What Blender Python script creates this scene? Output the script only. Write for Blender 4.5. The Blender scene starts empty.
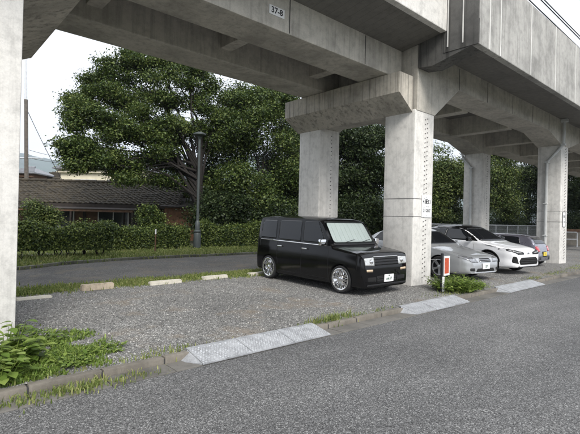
import bpy, bmesh, math, random
import numpy as np
from mathutils import Vector, Matrix, Euler
from mathutils.bvhtree import BVHTree
R = math.radians
S = bpy.context.scene
C = S.collection
random.seed(7)
RNG = np.random.default_rng(11)

# ------------------------------------------------------------------ camera
CAM_H = 1.5
YAW, PITCH, ROLL, FPX = R(48.3), 2 / 435., .023, 435.
_h = Vector((math.cos(YAW), math.sin(YAW), 0)); _r0 = Vector((math.sin(YAW), -math.cos(YAW), 0))
_f = _h * math.cos(PITCH) + Vector((0, 0, math.sin(PITCH)))
_u0 = -_h * math.sin(PITCH) + Vector((0, 0, math.cos(PITCH)))
_r = _r0 * math.cos(ROLL) + _u0 * math.sin(ROLL); _u = _u0 * math.cos(ROLL) - _r0 * math.sin(ROLL)
cd = bpy.data.cameras.new('camera'); cam = bpy.data.objects.new('camera', cd); C.objects.link(cam)
cd.lens = 36 * FPX / 580; cd.sensor_width = 36; cd.clip_start = .05; cd.clip_end = 20000
m3 = Matrix((_r, _u, -_f)).transposed()
cam.matrix_world = Matrix.Translation((0, 0, CAM_H)) @ m3.to_4x4()
S.camera = cam

def ray(px, py):
    return _f + _r * ((px - 290) / FPX) + _u * ((217 - py) / FPX)
def atz(px, py, z):
    d = ray(px, py); return Vector((0, 0, CAM_H)) + d * ((z - CAM_H) / d.z)
def atd(px, py, D):
    return Vector((0, 0, CAM_H)) + ray(px, py) * D

# ------------------------------------------------------------------ world, sun, exposure
SUN_EL, SUN_AZ = R(42), R(246)          # azimuth of the direction TO the sun, measured from +X towards +Y
W = bpy.data.worlds.new('World'); S.world = W; W.use_nodes = True
nt = W.node_tree; nt.nodes.clear()
o = nt.nodes.new('ShaderNodeOutputWorld'); bg = nt.nodes.new('ShaderNodeBackground')
sky = nt.nodes.new('ShaderNodeTexSky'); sky.sky_type = 'NISHITA'; sky.sun_disc = False
sky.sun_elevation = SUN_EL; sky.sun_rotation = R(90) - SUN_AZ; sky.dust_density = 3.0; sky.air_density = 1.0
tc = nt.nodes.new('ShaderNodeTexCoord'); mp = nt.nodes.new('ShaderNodeMapping'); mp.inputs['Scale'].default_value = (1.5, 1.5, 5)
nz = nt.nodes.new('ShaderNodeTexNoise'); nz.inputs['Scale'].default_value = 1.6; nz.inputs['Detail'].default_value = 6
nt.links.new(tc.outputs['Generated'], mp.inputs['Vector']); nt.links.new(mp.outputs['Vector'], nz.inputs['Vector'])
cr = nt.nodes.new('ShaderNodeValToRGB'); cr.color_ramp.elements[0].position = .3; cr.color_ramp.elements[1].position = .62
cr.color_ramp.elements[0].color = (9.6, 10.2, 11.2, 1); cr.color_ramp.elements[1].color = (11.6, 11.9, 12.4, 1)
nt.links.new(nz.outputs['Fac'], cr.inputs['Fac'])
mx = nt.nodes.new('ShaderNodeMixRGB'); mx.inputs['Fac'].default_value = .93
nt.links.new(sky.outputs['Color'], mx.inputs['Color1']); nt.links.new(cr.outputs['Color'], mx.inputs['Color2'])
nt.links.new(mx.outputs['Color'], bg.inputs['Color']); bg.inputs['Strength'].default_value = .05
nt.links.new(bg.outputs['Background'], o.inputs['Surface'])
sd = bpy.data.lights.new('sun', 'SUN'); sun = bpy.data.objects.new('sun', sd); C.objects.link(sun)
sd.energy = 1.5; sd.angle = R(24); sd.color = (1, .96, .9)
dirv = Vector((math.cos(SUN_EL) * math.cos(SUN_AZ), math.cos(SUN_EL) * math.sin(SUN_AZ), math.sin(SUN_EL)))
sun.rotation_euler = dirv.to_track_quat('Z', 'Y').to_euler(); sun.location = (0, -5, 30)
vs = S.view_settings; vs.view_transform = 'Standard'; vs.look = 'None'; vs.gamma = 1; vs.exposure = 1.62; vs.use_curve_mapping = False
S.render.engine = 'CYCLES'
S.cycles.max_bounces = 6; S.cycles.diffuse_bounces = 4; S.cycles.volume_bounces = 0; S.cycles.transparent_max_bounces = 16

# ------------------------------------------------------------------ helpers
def mesh_obj(name, me, mat=None, parent=None):
    ob = bpy.data.objects.new(name, me); C.objects.link(ob)
    if mat and not me.materials: me.materials.append(mat)
    if parent: ob.parent = parent
    return ob
def bobj(name, bm, mat=None, parent=None, smooth=None):
    bmesh.ops.recalc_face_normals(bm, faces=bm.faces[:])
    me = bpy.data.meshes.new(name); bm.to_mesh(me); bm.free()
    if smooth is not None:
        me.shade_smooth(); me.set_sharp_from_angle(angle=R(smooth))
    return mesh_obj(name, me, mat, parent)
def tag(ob, label, cat, group=None, kind=None):
    ob['label'] = label; ob['category'] = cat
    if group: ob['group'] = group
    if kind: ob['kind'] = kind
    return ob
def thing(name, label, cat, loc=(0, 0, 0), rz=0, group=None):
    e = bpy.data.objects.new(name, None); C.objects.link(e); e.location = loc; e.rotation_euler = (0, 0, rz)
    e.empty_display_size = .3
    return tag(e, label, cat, group)
def struct(ob, label=None):
    ob['kind'] = 'structure'
    if label: ob['label'] = label
    return ob
def box(bm, x0, x1, y0, y1, z0, z1, bev=0):
    r = bmesh.ops.create_cube(bm, size=1)
    bmesh.ops.scale(bm, vec=(x1 - x0, y1 - y0, z1 - z0), verts=r['verts'])
    bmesh.ops.translate(bm, vec=((x0 + x1) / 2, (y0 + y1) / 2, (z0 + z1) / 2), verts=r['verts'])
    if bev:
        es = list({e for v in r['verts'] for e in v.link_edges})
        bmesh.ops.bevel(bm, geom=es, offset=bev, segments=2, affect='EDGES', profile=.6)
def boxo(name, dims, mat, parent=None, bev=0):
    bm = bmesh.new(); box(bm, *dims, bev=bev); return bobj(name, bm, mat, parent)
def tube(bm, pts, rads, n=8, cap=True):
    pts = [Vector(p) for p in pts]
    if not hasattr(rads, '__len__'): rads = [rads] * len(pts)
    rings = []; ref = None
    for i, p in enumerate(pts):
        d = (pts[min(i + 1, len(pts) - 1)] - pts[max(i - 1, 0)]).normalized()
        if ref is None or abs(d.dot(ref)) > .98:
            ref = Vector((1, 0, 0)) if abs(d.x) < .8 else Vector((0, 1, 0))
        a = d.cross(ref).normalized(); b = d.cross(a)
        ref = b.cross(d).normalized() if False else ref
        rings.append([bm.verts.new(p + (a * math.cos(2 * math.pi * k / n) + b * math.sin(2 * math.pi * k / n)) * rads[i]) for k in range(n)])
    for r0, r1 in zip(rings, rings[1:]):
        for k in range(n): bm.faces.new((r0[k], r0[(k + 1) % n], r1[(k + 1) % n], r1[k]))
    if cap and n > 2: bm.faces.new(rings[0]); bm.faces.new(rings[-1])
def tubeo(name, pts, rads, mat, parent=None, n=10):
    bm = bmesh.new(); tube(bm, pts, rads, n); return bobj(name, bm, mat, parent, 40)
def lathe(bm, prof, axis='z', n=24, c=(0, 0, 0)):
    rings = []
    for r, h in prof:
        ring = []
        for k in range(n):
            a = 2 * math.pi * k / n; p = (r * math.cos(a), r * math.sin(a), h)
            if axis == 'y': p = (p[0], p[2], p[1])
            ring.append(bm.verts.new((p[0] + c[0], p[1] + c[1], p[2] + c[2])))
        rings.append(ring)
    for a, b in zip(rings, rings[1:]):
        for k in range(n): bm.faces.new((a[k], a[(k + 1) % n], b[(k + 1) % n], b[k]))
    return rings
def prism_xz(bm, poly, y0, y1):
    a = [bm.verts.new((x, y0, z)) for x, z in poly]; b = [bm.verts.new((x, y1, z)) for x, z in poly]
    bm.faces.new(a); bm.faces.new(b[::-1]); n = len(poly)
    for i in range(n): bm.faces.new((a[i], b[i], b[(i + 1) % n], a[(i + 1) % n]))
def prism_yz(bm, poly, x0, x1):
    a = [bm.verts.new((x0, y, z)) for y, z in poly]; b = [bm.verts.new((x1, y, z)) for y, z in poly]
    bm.faces.new(a); bm.faces.new(b[::-1]); n = len(poly)
    for i in range(n): bm.faces.new((a[i], b[i], b[(i + 1) % n], a[(i + 1) % n]))
def raw_mesh(name, V, nper):
    """V: (N, nper, 3) array of loose faces"""
    N = V.shape[0]; me = bpy.data.meshes.new(name)
    me.vertices.add(N * nper); me.vertices.foreach_set('co', V.reshape(-1).astype(np.float32))
    me.loops.add(N * nper); me.loops.foreach_set('vertex_index', np.arange(N * nper, dtype=np.int32))
    me.polygons.add(N); me.polygons.foreach_set('loop_start', np.arange(0, N * nper, nper, dtype=np.int32))
    me.update(calc_edges=True); return me
def copy_tree(ob, parent=None):
    c = ob.copy(); C.objects.link(c); c.parent = parent
    for ch in list(ob.children): copy_tree(ch, c)
    return c

# ------------------------------------------------------------------ materials
class NT:
    def __init__(s, name):
        s.m = bpy.data.materials.new(name); s.m.use_nodes = True; s.t = s.m.node_tree
        s.b = s.t.nodes['Principled BSDF']; s.out = s.t.nodes['Material Output']
        s.tc = s.t.nodes.new('ShaderNodeTexCoord')
    def n(s, t, **kw):
        nd = s.t.nodes.new(t)
        for k, v in kw.items():
            if k in nd.inputs: nd.inputs[k].default_value = v
            else: setattr(nd, k, v)
        return nd
    def l(s, a, b): s.t.links.new(a, b)
    def vec(s, scale=(1, 1, 1), world=True):
        m = s.n('ShaderNodeMapping', Scale=scale)
        if world:
            g = s.n('ShaderNodeNewGeometry'); s.l(g.outputs['Position'], m.inputs['Vector'])
        else: s.l(s.tc.outputs['Object'], m.inputs['Vector'])
        return m.outputs['Vector']
    def noise(s, v, scale, detail=4, rough=.55):
        n = s.n('ShaderNodeTexNoise', Scale=scale, Detail=detail, Roughness=rough); s.l(v, n.inputs['Vector']); return n.outputs['Fac']
    def ramp(s, f, stops):
        r = s.n('ShaderNodeValToRGB'); e = r.color_ramp.elements
        while len(e) < len(stops): e.new(.5)
        for i, (p, c) in enumerate(stops):
            e[i].position = p; e[i].color = (*c, 1) if hasattr(c, '__len__') else (c, c, c, 1)
        s.l(f, r.inputs['Fac']); return r.outputs['Color']
    def mix(s, f, a, b, mode='MIX'):
        m = s.n('ShaderNodeMixRGB', blend_type=mode)
        for sock, v in ((m.inputs['Fac'], f), (m.inputs['Color1'], a), (m.inputs['Color2'], b)):
            if isinstance(v, bpy.types.NodeSocket): s.l(v, sock)
            elif hasattr(v, '__len__'): sock.default_value = (*v, 1)
            else: sock.default_value = v if sock.type == 'VALUE' else (v, v, v, 1)
        return m.outputs['Color']
    def bump(s, f, strength=.3, dist=.01):
        b = s.n('ShaderNodeBump', Strength=strength, Distance=dist); s.l(f, b.inputs['Height'])
        if s.b.inputs['Normal'].is_linked: s.l(s.b.inputs['Normal'].links[0].from_socket, b.inputs['Normal'])
        s.l(b.outputs['Normal'], s.b.inputs['Normal'])
    def col(s, c):
        if isinstance(c, bpy.types.NodeSocket): s.l(c, s.b.inputs['Base Color'])
        else: s.b.inputs['Base Color'].default_value = (*c, 1)
    def set(s, **kw):
        for k, v in kw.items(): s.b.inputs[k.replace('_', ' ')].default_value = v
        return s.m

def simple(name, c, rough=.6, metal=0, var=.15, scale=3, bump=0, coat=0, bscale=40, world=False):
    t = NT(name); v = t.vec(world=world)
    f = t.noise(v, scale, 5)
    t.col(t.ramp(f, [(.3, tuple(x * (1 - var) for x in c)), (.7, tuple(min(1, x * (1 + var)) for x in c))]))
    if bump: t.bump(t.noise(v, bscale, 3), bump, .004)
    return t.set(Roughness=rough, Metallic=metal, Coat_Weight=coat)

def concrete(name, c, stain=.5, streak=.5, boards=None, rough=.85, warm=(.30, .22, .14)):
    t = NT(name); v = t.vec()
    big = t.noise(v, .9, 6, .62); fine = t.noise(v, 55, 4); mid = t.noise(v, 6, 6, .65)
    col = t.ramp(mid, [(.25, tuple(x * .72 for x in c)), (.5, c), (.78, tuple(min(1, x * 1.14) for x in c))])
    st = t.noise(t.vec((5.5, 5.5, .22)), 1.7, 6, .65)
    col = t.mix(t.ramp(st, [(.50, 0), (.64, streak)]), col, tuple(x * .26 for x in c))
    st2 = t.noise(t.vec((9, 9, .3)), 2.3, 4, .6)
    col = t.mix(t.ramp(st2, [(.60, 0), (.74, streak * .55)]), col, tuple(x * .6 + y * .12 for x, y in zip(c, warm)))
    col = t.mix(t.ramp(big, [(.47, 0), (.66, stain)]), col, tuple(x * .42 for x in c))
    blot = t.noise(v, 13, 8, .7); col = t.mix(t.ramp(blot, [(.57, 0), (.72, min(1, stain * .45))]), col, tuple(x * .4 for x in c))
    lite = t.noise(t.vec((3, 3, .6)), 4.1, 6, .7); col = t.mix(t.ramp(lite, [(.60, 0), (.72, stain * .5)]), col, tuple(min(1, x * 1.5) for x in c))
    por = t.n('ShaderNodeTexVoronoi', Scale=24.); t.l(v, por.inputs['Vector'])
    col = t.mix(t.ramp(por.outputs['Distance'], [(.05, .35), (.10, 0)]), col, tuple(x * .35 for x in c))
    col = t.mix(.35, col, t.ramp(fine, [(.3, .62), (.7, 1.0)]), 'MULTIPLY')
    t.col(col); t.bump(mid, .25, .01); t.bump(fine, .35, .004)
    if boards:
        w = t.n('ShaderNodeTexWave', wave_type='BANDS', bands_direction=boards[0], wave_profile='SAW', Scale=boards[1], Distortion=.6)
        t.l(v, w.inputs['Vector']); t.bump(w.outputs['Fac'], .5, .012)
        t.col(t.mix(t.ramp(w.outputs['Fac'], [(.02, .55), (.1, 0)]), col, tuple(x * .45 for x in c)))
    return t.set(Roughness=rough)

def speckle(name, dark, mid, lite, scale, rough=.9, big=.35, bumpd=.006, patch=None, mixw=(.5,)):
    t = NT(name); v = t.vec()
    vo = t.n('ShaderNodeTexVoronoi', Scale=scale); t.l(v, vo.inputs['Vector'])
    vo2 = t.n('ShaderNodeTexVoronoi', Scale=scale * 2.1); t.l(v, vo2.inputs['Vector'])
    sep = t.n('ShaderNodeSeparateColor'); t.l(vo.outputs['Color'], sep.inputs['Color'])
    sep2 = t.n('ShaderNodeSeparateColor'); t.l(vo2.outputs['Color'], sep2.inputs['Color'])
    a = t.ramp(sep.outputs['Red'], [(.05, dark), (.45, mid), (.8, mid), (.97, lite)])
    b = t.ramp(sep2.outputs['Green'], [(.1, dark), (.5, mid), (.95, lite)])
    col = t.mix(.5, a, b)
    edge = t.ramp(vo.outputs['Distance'], [(.30, 1.0), (.62, .45)])
    col = t.mix(.75, col, edge, 'MULTIPLY')
    bg_ = t.noise(v, .55, 6, .6)
    col = t.mix(1, col, t.ramp(bg_, [(.3, 1 - big), (.7, 1 + big * .3)]), 'MULTIPLY')
    if patch:
        pn = t.noise(v, patch[1], 6, .65)
        col = t.mix(t.ramp(pn, [(patch[2], 0), (patch[2] + .12, .75)]), col, patch[0])
    t.col(col); t.bump(vo.outputs['Distance'], -.6 if False else .6, bumpd); t.bump(t.noise(v, scale * .3, 3), .3, bumpd)
    return t.set(Roughness=rough)

def leafmat(name, stops, rough=.5, trans=.25):
    t = NT(name); g = t.n('ShaderNodeNewGeometry'); v = t.vec()
    f = t.n('ShaderNodeMath', operation='ADD'); t.l(g.outputs['Random Per Island'], f.inputs[0])
    k = t.n('ShaderNodeMath', operation='MULTIPLY'); t.l(t.noise(v, .8, 3), k.inputs[0]); k.inputs[1].default_value = .9
    t.l(k.outputs[0], f.inputs[1])
    q = t.n('ShaderNodeMath', operation='MULTIPLY'); t.l(f.outputs[0], q.inputs[0]); q.inputs[1].default_value = .6
    col = t.ramp(q.outputs[0], stops); t.col(col)
    tr = t.n('ShaderNodeBsdfTranslucent'); t.l(col, tr.inputs['Color'])
    ms = t.n('ShaderNodeMixShader'); ms.inputs[0].default_value = trans
    t.l(t.b.outputs[0], ms.inputs[1]); t.l(tr.outputs[0], ms.inputs[2]); t.l(ms.outputs[0], t.out.inputs['Surface'])
    t.b.inputs['Specular IOR Level'].default_value = .3
    return t.set(Roughness=rough)

M = {}
M['asphalt'] = speckle('asphalt', (.022, .022, .023), (.125, .125, .127), (.50, .50, .495), 80, big=.2, bumpd=.008)
def wear(mat):
    t = mat.node_tree; b = t.nodes['Principled BSDF']; src = b.inputs['Base Color'].links[0].from_socket
    g = t.nodes.new('ShaderNodeNewGeometry'); n = t.nodes.new('ShaderNodeTexNoise'); n.inputs['Scale'].default_value = 1.1; n.inputs['Detail'].default_value = 5
    t.links.new(g.outputs['Position'], n.inputs['Vector'])
    add = t.nodes.new('ShaderNodeMixRGB'); add.blend_type = 'ADD'; add.inputs['Fac'].default_value = .5; t.links.new(g.outputs['Position'], add.inputs['Color1']); t.links.new(n.outputs['Color'], add.inputs['Color2'])
    v = t.nodes.new('ShaderNodeTexVoronoi'); v.feature = 'DISTANCE_TO_EDGE'; v.inputs['Scale'].default_value = .33; t.links.new(add.outputs['Color'], v.inputs['Vector'])
    r = t.nodes.new('ShaderNodeValToRGB'); r.color_ramp.elements[0].color = (.45, .45, .45, 1); r.color_ramp.elements[1].color = (0, 0, 0, 1); r.color_ramp.elements[1].position = .0035
    t.links.new(v.outputs['Distance'], r.inputs['Fac'])
    n2 = t.nodes.new('ShaderNodeTexNoise'); n2.inputs['Scale'].default_value = .35; n2.inputs['Detail'].default_value = 3; t.links.new(g.outputs['Position'], n2.inputs['Vector'])
    r2 = t.nodes.new('ShaderNodeValToRGB'); r2.color_ramp.elements[0].position = .5; r2.color_ramp.elements[1].position = .6; t.links.new(n2.outputs['Fac'], r2.inputs['Fac'])
    mu = t.nodes.new('ShaderNodeMath'); mu.operation = 'MULTIPLY'; t.links.new(r.outputs['Color'], mu.inputs[0]); t.links.new(r2.outputs['Color'], mu.inputs[1])
    mx_ = t.nodes.new('ShaderNodeMixRGB'); t.links.new(mu.outputs[0], mx_.inputs['Fac']); t.links.new(src, mx_.inputs['Color1']); mx_.inputs['Color2'].default_value = (.02, .02, .02, 1)
    # worn lighter tracks and darker stains
    mp_ = t.nodes.new('ShaderNodeMapping'); mp_.inputs['Scale'].default_value = (.16, .9, 1); t.links.new(g.outputs['Position'], mp_.inputs['Vector'])
    n3 = t.nodes.new('ShaderNodeTexNoise'); n3.inputs['Scale'].default_value = 1.0; n3.inputs['Detail'].default_value = 5; t.links.new(mp_.outputs['Vector'], n3.inputs['Vector'])
    r3 = t.nodes.new('ShaderNodeValToRGB'); r3.color_ramp.elements[0].position = .3; r3.color_ramp.elements[1].position = .7; r3.color_ramp.elements[0].color = (.74, .74, .74, 1); r3.color_ramp.elements[1].color = (1.2, 1.19, 1.17, 1); t.links.new(n3.outputs['Fac'], r3.inputs['Fac'])
    m2 = t.nodes.new('ShaderNodeMixRGB'); m2.blend_type = 'MULTIPLY'; m2.inputs['Fac'].default_value = 1; t.links.new(mx_.outputs['Color'], m2.inputs['Color1']); t.links.new(r3.outputs['Color'], m2.inputs['Color2'])
    t.links.new(m2.outputs['Color'], b.inputs['Base Color'])
wear(M['asphalt'])
M['path'] = speckle('path_asphalt', (.03, .029, .028), (.11, .104, .096), (.30, .285, .26), 40, big=.4, patch=((.12, .10, .075), 1.4, .52))
M['gravel'] = speckle('gravel_ground', (.035, .034, .033), (.20, .195, .184), (.66, .65, .62), 50, big=.3, bumpd=.010, patch=((.20, .165, .125), .9, .55))
M['dirt'] = speckle('dirt_ground', (.05, .05, .03), (.09, .085, .05), (.15, .14, .09), 30, patch=((.05, .075, .025), 1.2, .45))
M['pillar'] = concrete('pale_painted_concrete', (.71, .69, .65), stain=.16, streak=.2)
M['girder'] = concrete('girder_concrete', (.52, .49, .43), stain=.6, streak=.3)
M['cap'] = concrete('cap_concrete', (.55, .51, .44), stain=.6, streak=.7)
M['soffit'] = concrete('soffit_concrete', (.18, .172, .155), stain=.35, streak=.0, boards=('X', 1.4))  # shade under the deck is partly put into this darkened base colour
M['parapet'] = concrete('parapet_concrete', (.42, .41, .385), stain=.75, streak=.32)
M['grimy'] = concrete('grimy_concrete', (.11, .107, .10), stain=.7, streak=.8)
M['bolt'] = simple('grey_bolt', (.16, .155, .15), .8)
M['joint'] = simple('pale_sealant', (.62, .61, .58), .7)
M['groove'] = simple('dark_groove', (.04, .04, .04), .9)
M['kerb'] = concrete('kerb_concrete', (.20, .18, .15), stain=.8, streak=.2)
M['gutter'] = concrete('gutter_concrete', (.15, .142, .128), stain=.9, streak=.1)
M['stopb'] = concrete('chipped_stop_concrete', (.50, .42, .32), stain=.7, streak=.5)
M['stop'] = concrete('wheel_stop_concrete', (.62, .585, .50), stain=.35, streak=.1)
M['galv'] = simple('galvanised_steel', (.60, .61, .62), .42, .6, .14, 6, bump=.2, world=True)
M['zinc'] = simple('worn_zinc_plate', (.44, .45, .465), .5, .3, .3, 9, bump=.3, world=True)
def zincmat():
    t = NT('worn_tread_plate'); v = t.vec(); n1 = t.noise(v, 7, 6, .65); vo = t.n('ShaderNodeTexVoronoi', Scale=48.); t.l(v, vo.inputs['Vector'])
    col = t.ramp(n1, [(.3, (.20, .205, .21)), (.5, (.34, .35, .365)), (.75, (.48, .49, .505))])
    col = t.mix(t.ramp(vo.outputs['Distance'], [(.4, 0), (.65, .3)]), col, (.2, .2, .205))
    t.col(col); t.bump(n1, .4, .006); t.b.inputs['Metallic'].default_value = .15
    return t.set(Roughness=.55)
M['zincp'] = zincmat()
M['pipe'] = simple('grey_pvc', (.50, .51, .50), .5, 0, .12, 4)
M['whiteplate'] = simple('white_enamel', (.80, .80, .79), .4, 0, .04)
M['ink'] = simple('black_ink', (.012, .012, .014), .6)
M['lamp'] = simple('grey_green_lamp_paint', (.055, .066, .064), .5, .2)
M['bark'] = simple('bark', (.016, .013, .011), .95, 0, .45, 12, bump=.8, bscale=30, world=True)
M['polewood'] = simple('weathered_pole', (.11, .095, .08), .85, 0, .25, 6, bump=.3)
M['wood'] = simple('old_brown_timber', (.115, .062, .034), .8, 0, .35, 5, bump=.4)
M['shed'] = simple('reddish_boards', (.17, .085, .045), .8, 0, .35, 5, bump=.4)
M['woodd'] = simple('dark_timber', (.035, .027, .022), .85, 0, .3, 5)
M['plaster'] = simple('cream_plaster', (.60, .55, .42), .9, 0, .08, 2)
M['pink'] = simple('pinkish_plaster', (.36, .22, .17), .9, 0, .12, 2)
M['tile'] = simple('mossy_roof_tile', (.036, .028, .016), .8, 0, .6, 2.4, bump=.5, world=True)
M['tileg'] = simple('grey_roof_tile', (.17, .175, .19), .6, 0, .25, 4, bump=.3, world=True)
M['glassd'] = simple('dark_window_glass', (.02, .023, .025), .06)
M['frame'] = simple('aluminium_frame', (.55, .55, .55), .4, .3)
M['hill'] = simple('wooded_hill', (.05, .085, .06), .95, 0, .3, .01, world=True)
M['leafA'] = leafmat('broad_leaf_green', [(.1, (.008, .018, .004)), (.42, (.030, .056, .011)), (.72, (.095, .135, .030)), (.92, (.20, .235, .07))])
M['leafD'] = leafmat('dark_evergreen_leaf', [(.1, (.005, .011, .004)), (.5, (.018, .034, .010)), (.85, (.065, .09, .03))])
M['leafM'] = leafmat('mid_green_leaf', [(.1, (.012, .026, .006)), (.5, (.05, .082, .018)), (.85, (.17, .20, .06))])
M['leafH'] = leafmat('hedge_leaf', [(.1, (.010, .022, .005)), (.5, (.036, .064, .013)), (.80, (.18, .225, .055))])
M['weed'] = leafmat('weed_leaf', [(.1, (.05, .09, .014)), (.5, (.13, .205, .035)), (.85, (.28, .36, .09))], trans=.35)
M['grass'] = leafmat('grass_blade', [(.1, (.06, .095, .018)), (.5, (.15, .205, .048)), (.85, (.33, .33, .13))], trans=.3)
M['mosskerb'] = concrete('mossy_kerb', (.15, .15, .115), stain=.9, streak=.3)
M['rubber'] = simple('tyre_rubber', (.018, .018, .019), .8, 0, .2, 20, bump=.2)
M['chrome'] = simple('chrome', (.86, .86, .87), .12, 1, .02)
M['alloy'] = simple('alloy', (.55, .56, .58), .3, .9, .05)
M['trim'] = simple('black_plastic', (.012, .012, .013), .55)
M['under'] = simple('underbody', (.006, .006, .006), .9)
M['plateink'] = simple('plate_green_ink', (.02, .07, .045), .6)
M['yplate'] = simple('yellow_plate', (.72, .55, .06), .45, 0, .05)
M['redlens'] = simple('red_lens', (.45, .012, .02), .12, 0, .1, coat=1)
M['lens'] = simple('headlamp_lens', (.52, .53, .52), .14, .35, .25, 30, coat=1)
M['lensd'] = simple('smoked_headlamp_lens', (.24, .245, .26), .1, .4, .6, 24, coat=1)
M['amber'] = simple('amber_lens', (.55, .42, .28), .15, 0, .1, coat=1)
M['shade'] = simple('silver_sunshade', (.56, .60, .585), .4, .0, .06, 3)
M['orange'] = simple('orange_red_reflector', (.46, .075, .03), .35, 0, .25, 30)
def paint(name, c, rough=.28, metal=.0, var=.03):
    t = NT(name); v = t.vec(world=False); f = t.noise(v, 350, 2)
    t.col(t.ramp(f, [(.3, tuple(x * (1 - var) for x in c)), (.7, tuple(min(1, x * (1 + var)) for x in c))]))
    d = t.noise(v, 2.2, 6, .6); rr = t.ramp(d, [(.35, rough * .8), (.7, rough * 1.35)]); t.l(rr, t.b.inputs['Roughness'])
    t.b.inputs['Specular IOR Level'].default_value = .5 if max(c) > .1 else .4
    return t.set(Metallic=metal, Coat_Weight=1.0 if max(c) > .1 else .0, Coat_Roughness=.06)
M['pblack'] = paint('black_car_paint', (.0035, .0035, .004), .10)
M['psilver'] = paint('silver_car_paint', (.42, .43, .44), .32, .5, .08)
M['pwhite'] = paint('white_car_paint', (.78, .78, .79), .3)
M['pgrey'] = paint('lilac_grey_car_paint', (.17, .165, .20), .28, .6, .08)
M['tint'] = simple('tinted_glass', (.008, .009, .011), .04, 0, .1)
def clear_glass():
    t = NT('clear_windscreen'); t.b.inputs['Base Color'].default_value = (.02, .03, .03, 1); t.b.inputs['Roughness'].default_value = .04
    tr = t.n('ShaderNodeBsdfTransparent', Color=(.90, .93, .93, 1)); ms = t.n('ShaderNodeMixShader'); ms.inputs[0].default_value = .12
    fr = t.n('ShaderNodeFresnel', IOR=1.5); ad = t.n('ShaderNodeMath', operation='ADD'); t.l(fr.outputs[0], ad.inputs[0]); ad.inputs[1].default_value = .06
    t.l(ad.outputs[0], ms.inputs[0]); t.l(tr.outputs[0], ms.inputs[1]); t.l(t.b.outputs[0], ms.inputs[2]); t.l(ms.outputs[0], t.out.inputs['Surface'])
    return t.m
M['clear'] = clear_glass()

# ------------------------------------------------------------------ ground
KY = 4.05                      # road-side face of the kerb
def lotz(y): return .065 + .010 * max(0, min(y, 9.0) - 4.2)
def sheet(name, poly, z, mat, zfun=None, cuts=0):
    bm = bmesh.new(); vs_ = [bm.verts.new((p[0], p[1], z)) for p in poly]; bm.faces.new(vs_)
    if cuts:
        xs = [p[0] for p in poly]; ys = [p[1] for p in poly]
        for a, lo, hi in ((0, min(xs), max(xs)), (1, min(ys), max(ys))):
            k = lo + cuts
            while k < hi:
                co = Vector((0, 0, 0)); no = Vector((0, 0, 0)); co[a] = k; no[a] = 1
                bmesh.ops.bisect_plane(bm, geom=bm.verts[:] + bm.edges[:] + bm.faces[:], plane_co=co, plane_no=no); k += cuts
    if zfun:
        for v in bm.verts: v.co.z = zfun(v.co.x, v.co.y)
    bmesh.ops.recalc_face_normals(bm, faces=bm.faces[:])
    for f in bm.faces:
        if f.normal.z < 0: f.normal_flip()
    me = bpy.data.meshes.new(name); bm.to_mesh(me); bm.free()
    return struct(mesh_obj(name, me, mat))
sheet('ground', [(-6000, -6000), (6000, -6000), (6000, 6000), (-6000, 6000)], -.03, M['dirt'])
def roadz(x, y): return .012 * math.sin(x * .9 + y) * .3
sheet('road', [(-60, -4.5), (140, -4.5), (140, KY + .03), (-60, KY + .03)], 0, M['asphalt'])
def bumpz(x, y): return lotz(y) + .012 * math.sin(x * 1.7 + .6 * y) * math.sin(y * 1.3 + .4 * x)
sheet('parking_lot', [(-8, 4.17), (48, 4.17), (48, 8.9), (-8, 8.9)], .09, M['gravel'], bumpz, .5)
far = [(-8, 10.4), (0, 11.4), (2.1, 12.1), (3.2, 12.75), (4.7, 13.2), (6, 13.3), (10, 13.3), (60, 13.3)]
sheet('path', [(-8, 8.9), (60, 8.9)] + far[::-1], .125, M['path'])
def vz(x, y): return .17 + .02 * math.sin(x * 1.3) * math.sin(y * 2.1)
sheet('verge', [(p[0], p[1] + .02) for p in far] + [(60, 60), (-30, 60), (-30, 10.4)], .17, M['dirt'], vz, 1.5)

def lowkerb(name, label, pts, w, z0, z1, mat, step=.6):
    """a kerb as setting with its stones as parts"""
    base = bmesh.new()
    root = None; stones = []
    total = []
    for a, b in zip(pts, pts[1:]):
        a, b = Vector((*a, 0)), Vector((*b, 0)); L = (b - a).length; n = max(1, round(L / step))
        for i in range(n): total.append((a.lerp(b, i / n), a.lerp(b, (i + 1) / n)))
    # footing below
    for a, b in zip(pts, pts[1:]):
        a, b = Vector((*a, 0)), Vector((*b, 0)); d = (b - a).normalized(); n_ = Vector((-d.y, d.x, 0)) * w
        q = [a + n_ * .05, b + n_ * .05, b + n_ * .95, a + n_ * .95]
        lo = [base.verts.new((p.x, p.y, z0)) for p in q]; hi = [base.verts.new((p.x, p.y, z1 - .015)) for p in q]
        base.faces.new(hi); base.faces.new(lo[::-1])
        for i in range(4): base.faces.new((lo[i], lo[(i + 1) % 4], hi[(i + 1) % 4], hi[i]))
    root = struct(bobj(name, base, M['groove']))
    for i, (a, b) in enumerate(total):
        L = (b - a).length; bm = bmesh.new()
        box(bm, .006, L - .006, 0, w, z0, z1 + random.uniform(-.006, .006), bev=.012)
        so = bobj(name + '_stone' if False else 'kerb_stone', bm, mat, root, 50)
        so.location = (a.x, a.y, 0); so.rotation_euler = (0, 0, math.atan2(b.y - a.y, b.x - a.x) + random.uniform(-.006, .006))
    return root
lowkerb('kerb', '', [(-4, KY + .04), (32, KY + .04)], .085, -.05, .075, M['kerb'])
lowkerb('path_kerb', '', far[:7] + [(24, 13.3)], .12, .05, .205, M['mosskerb'], .8)
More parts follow.
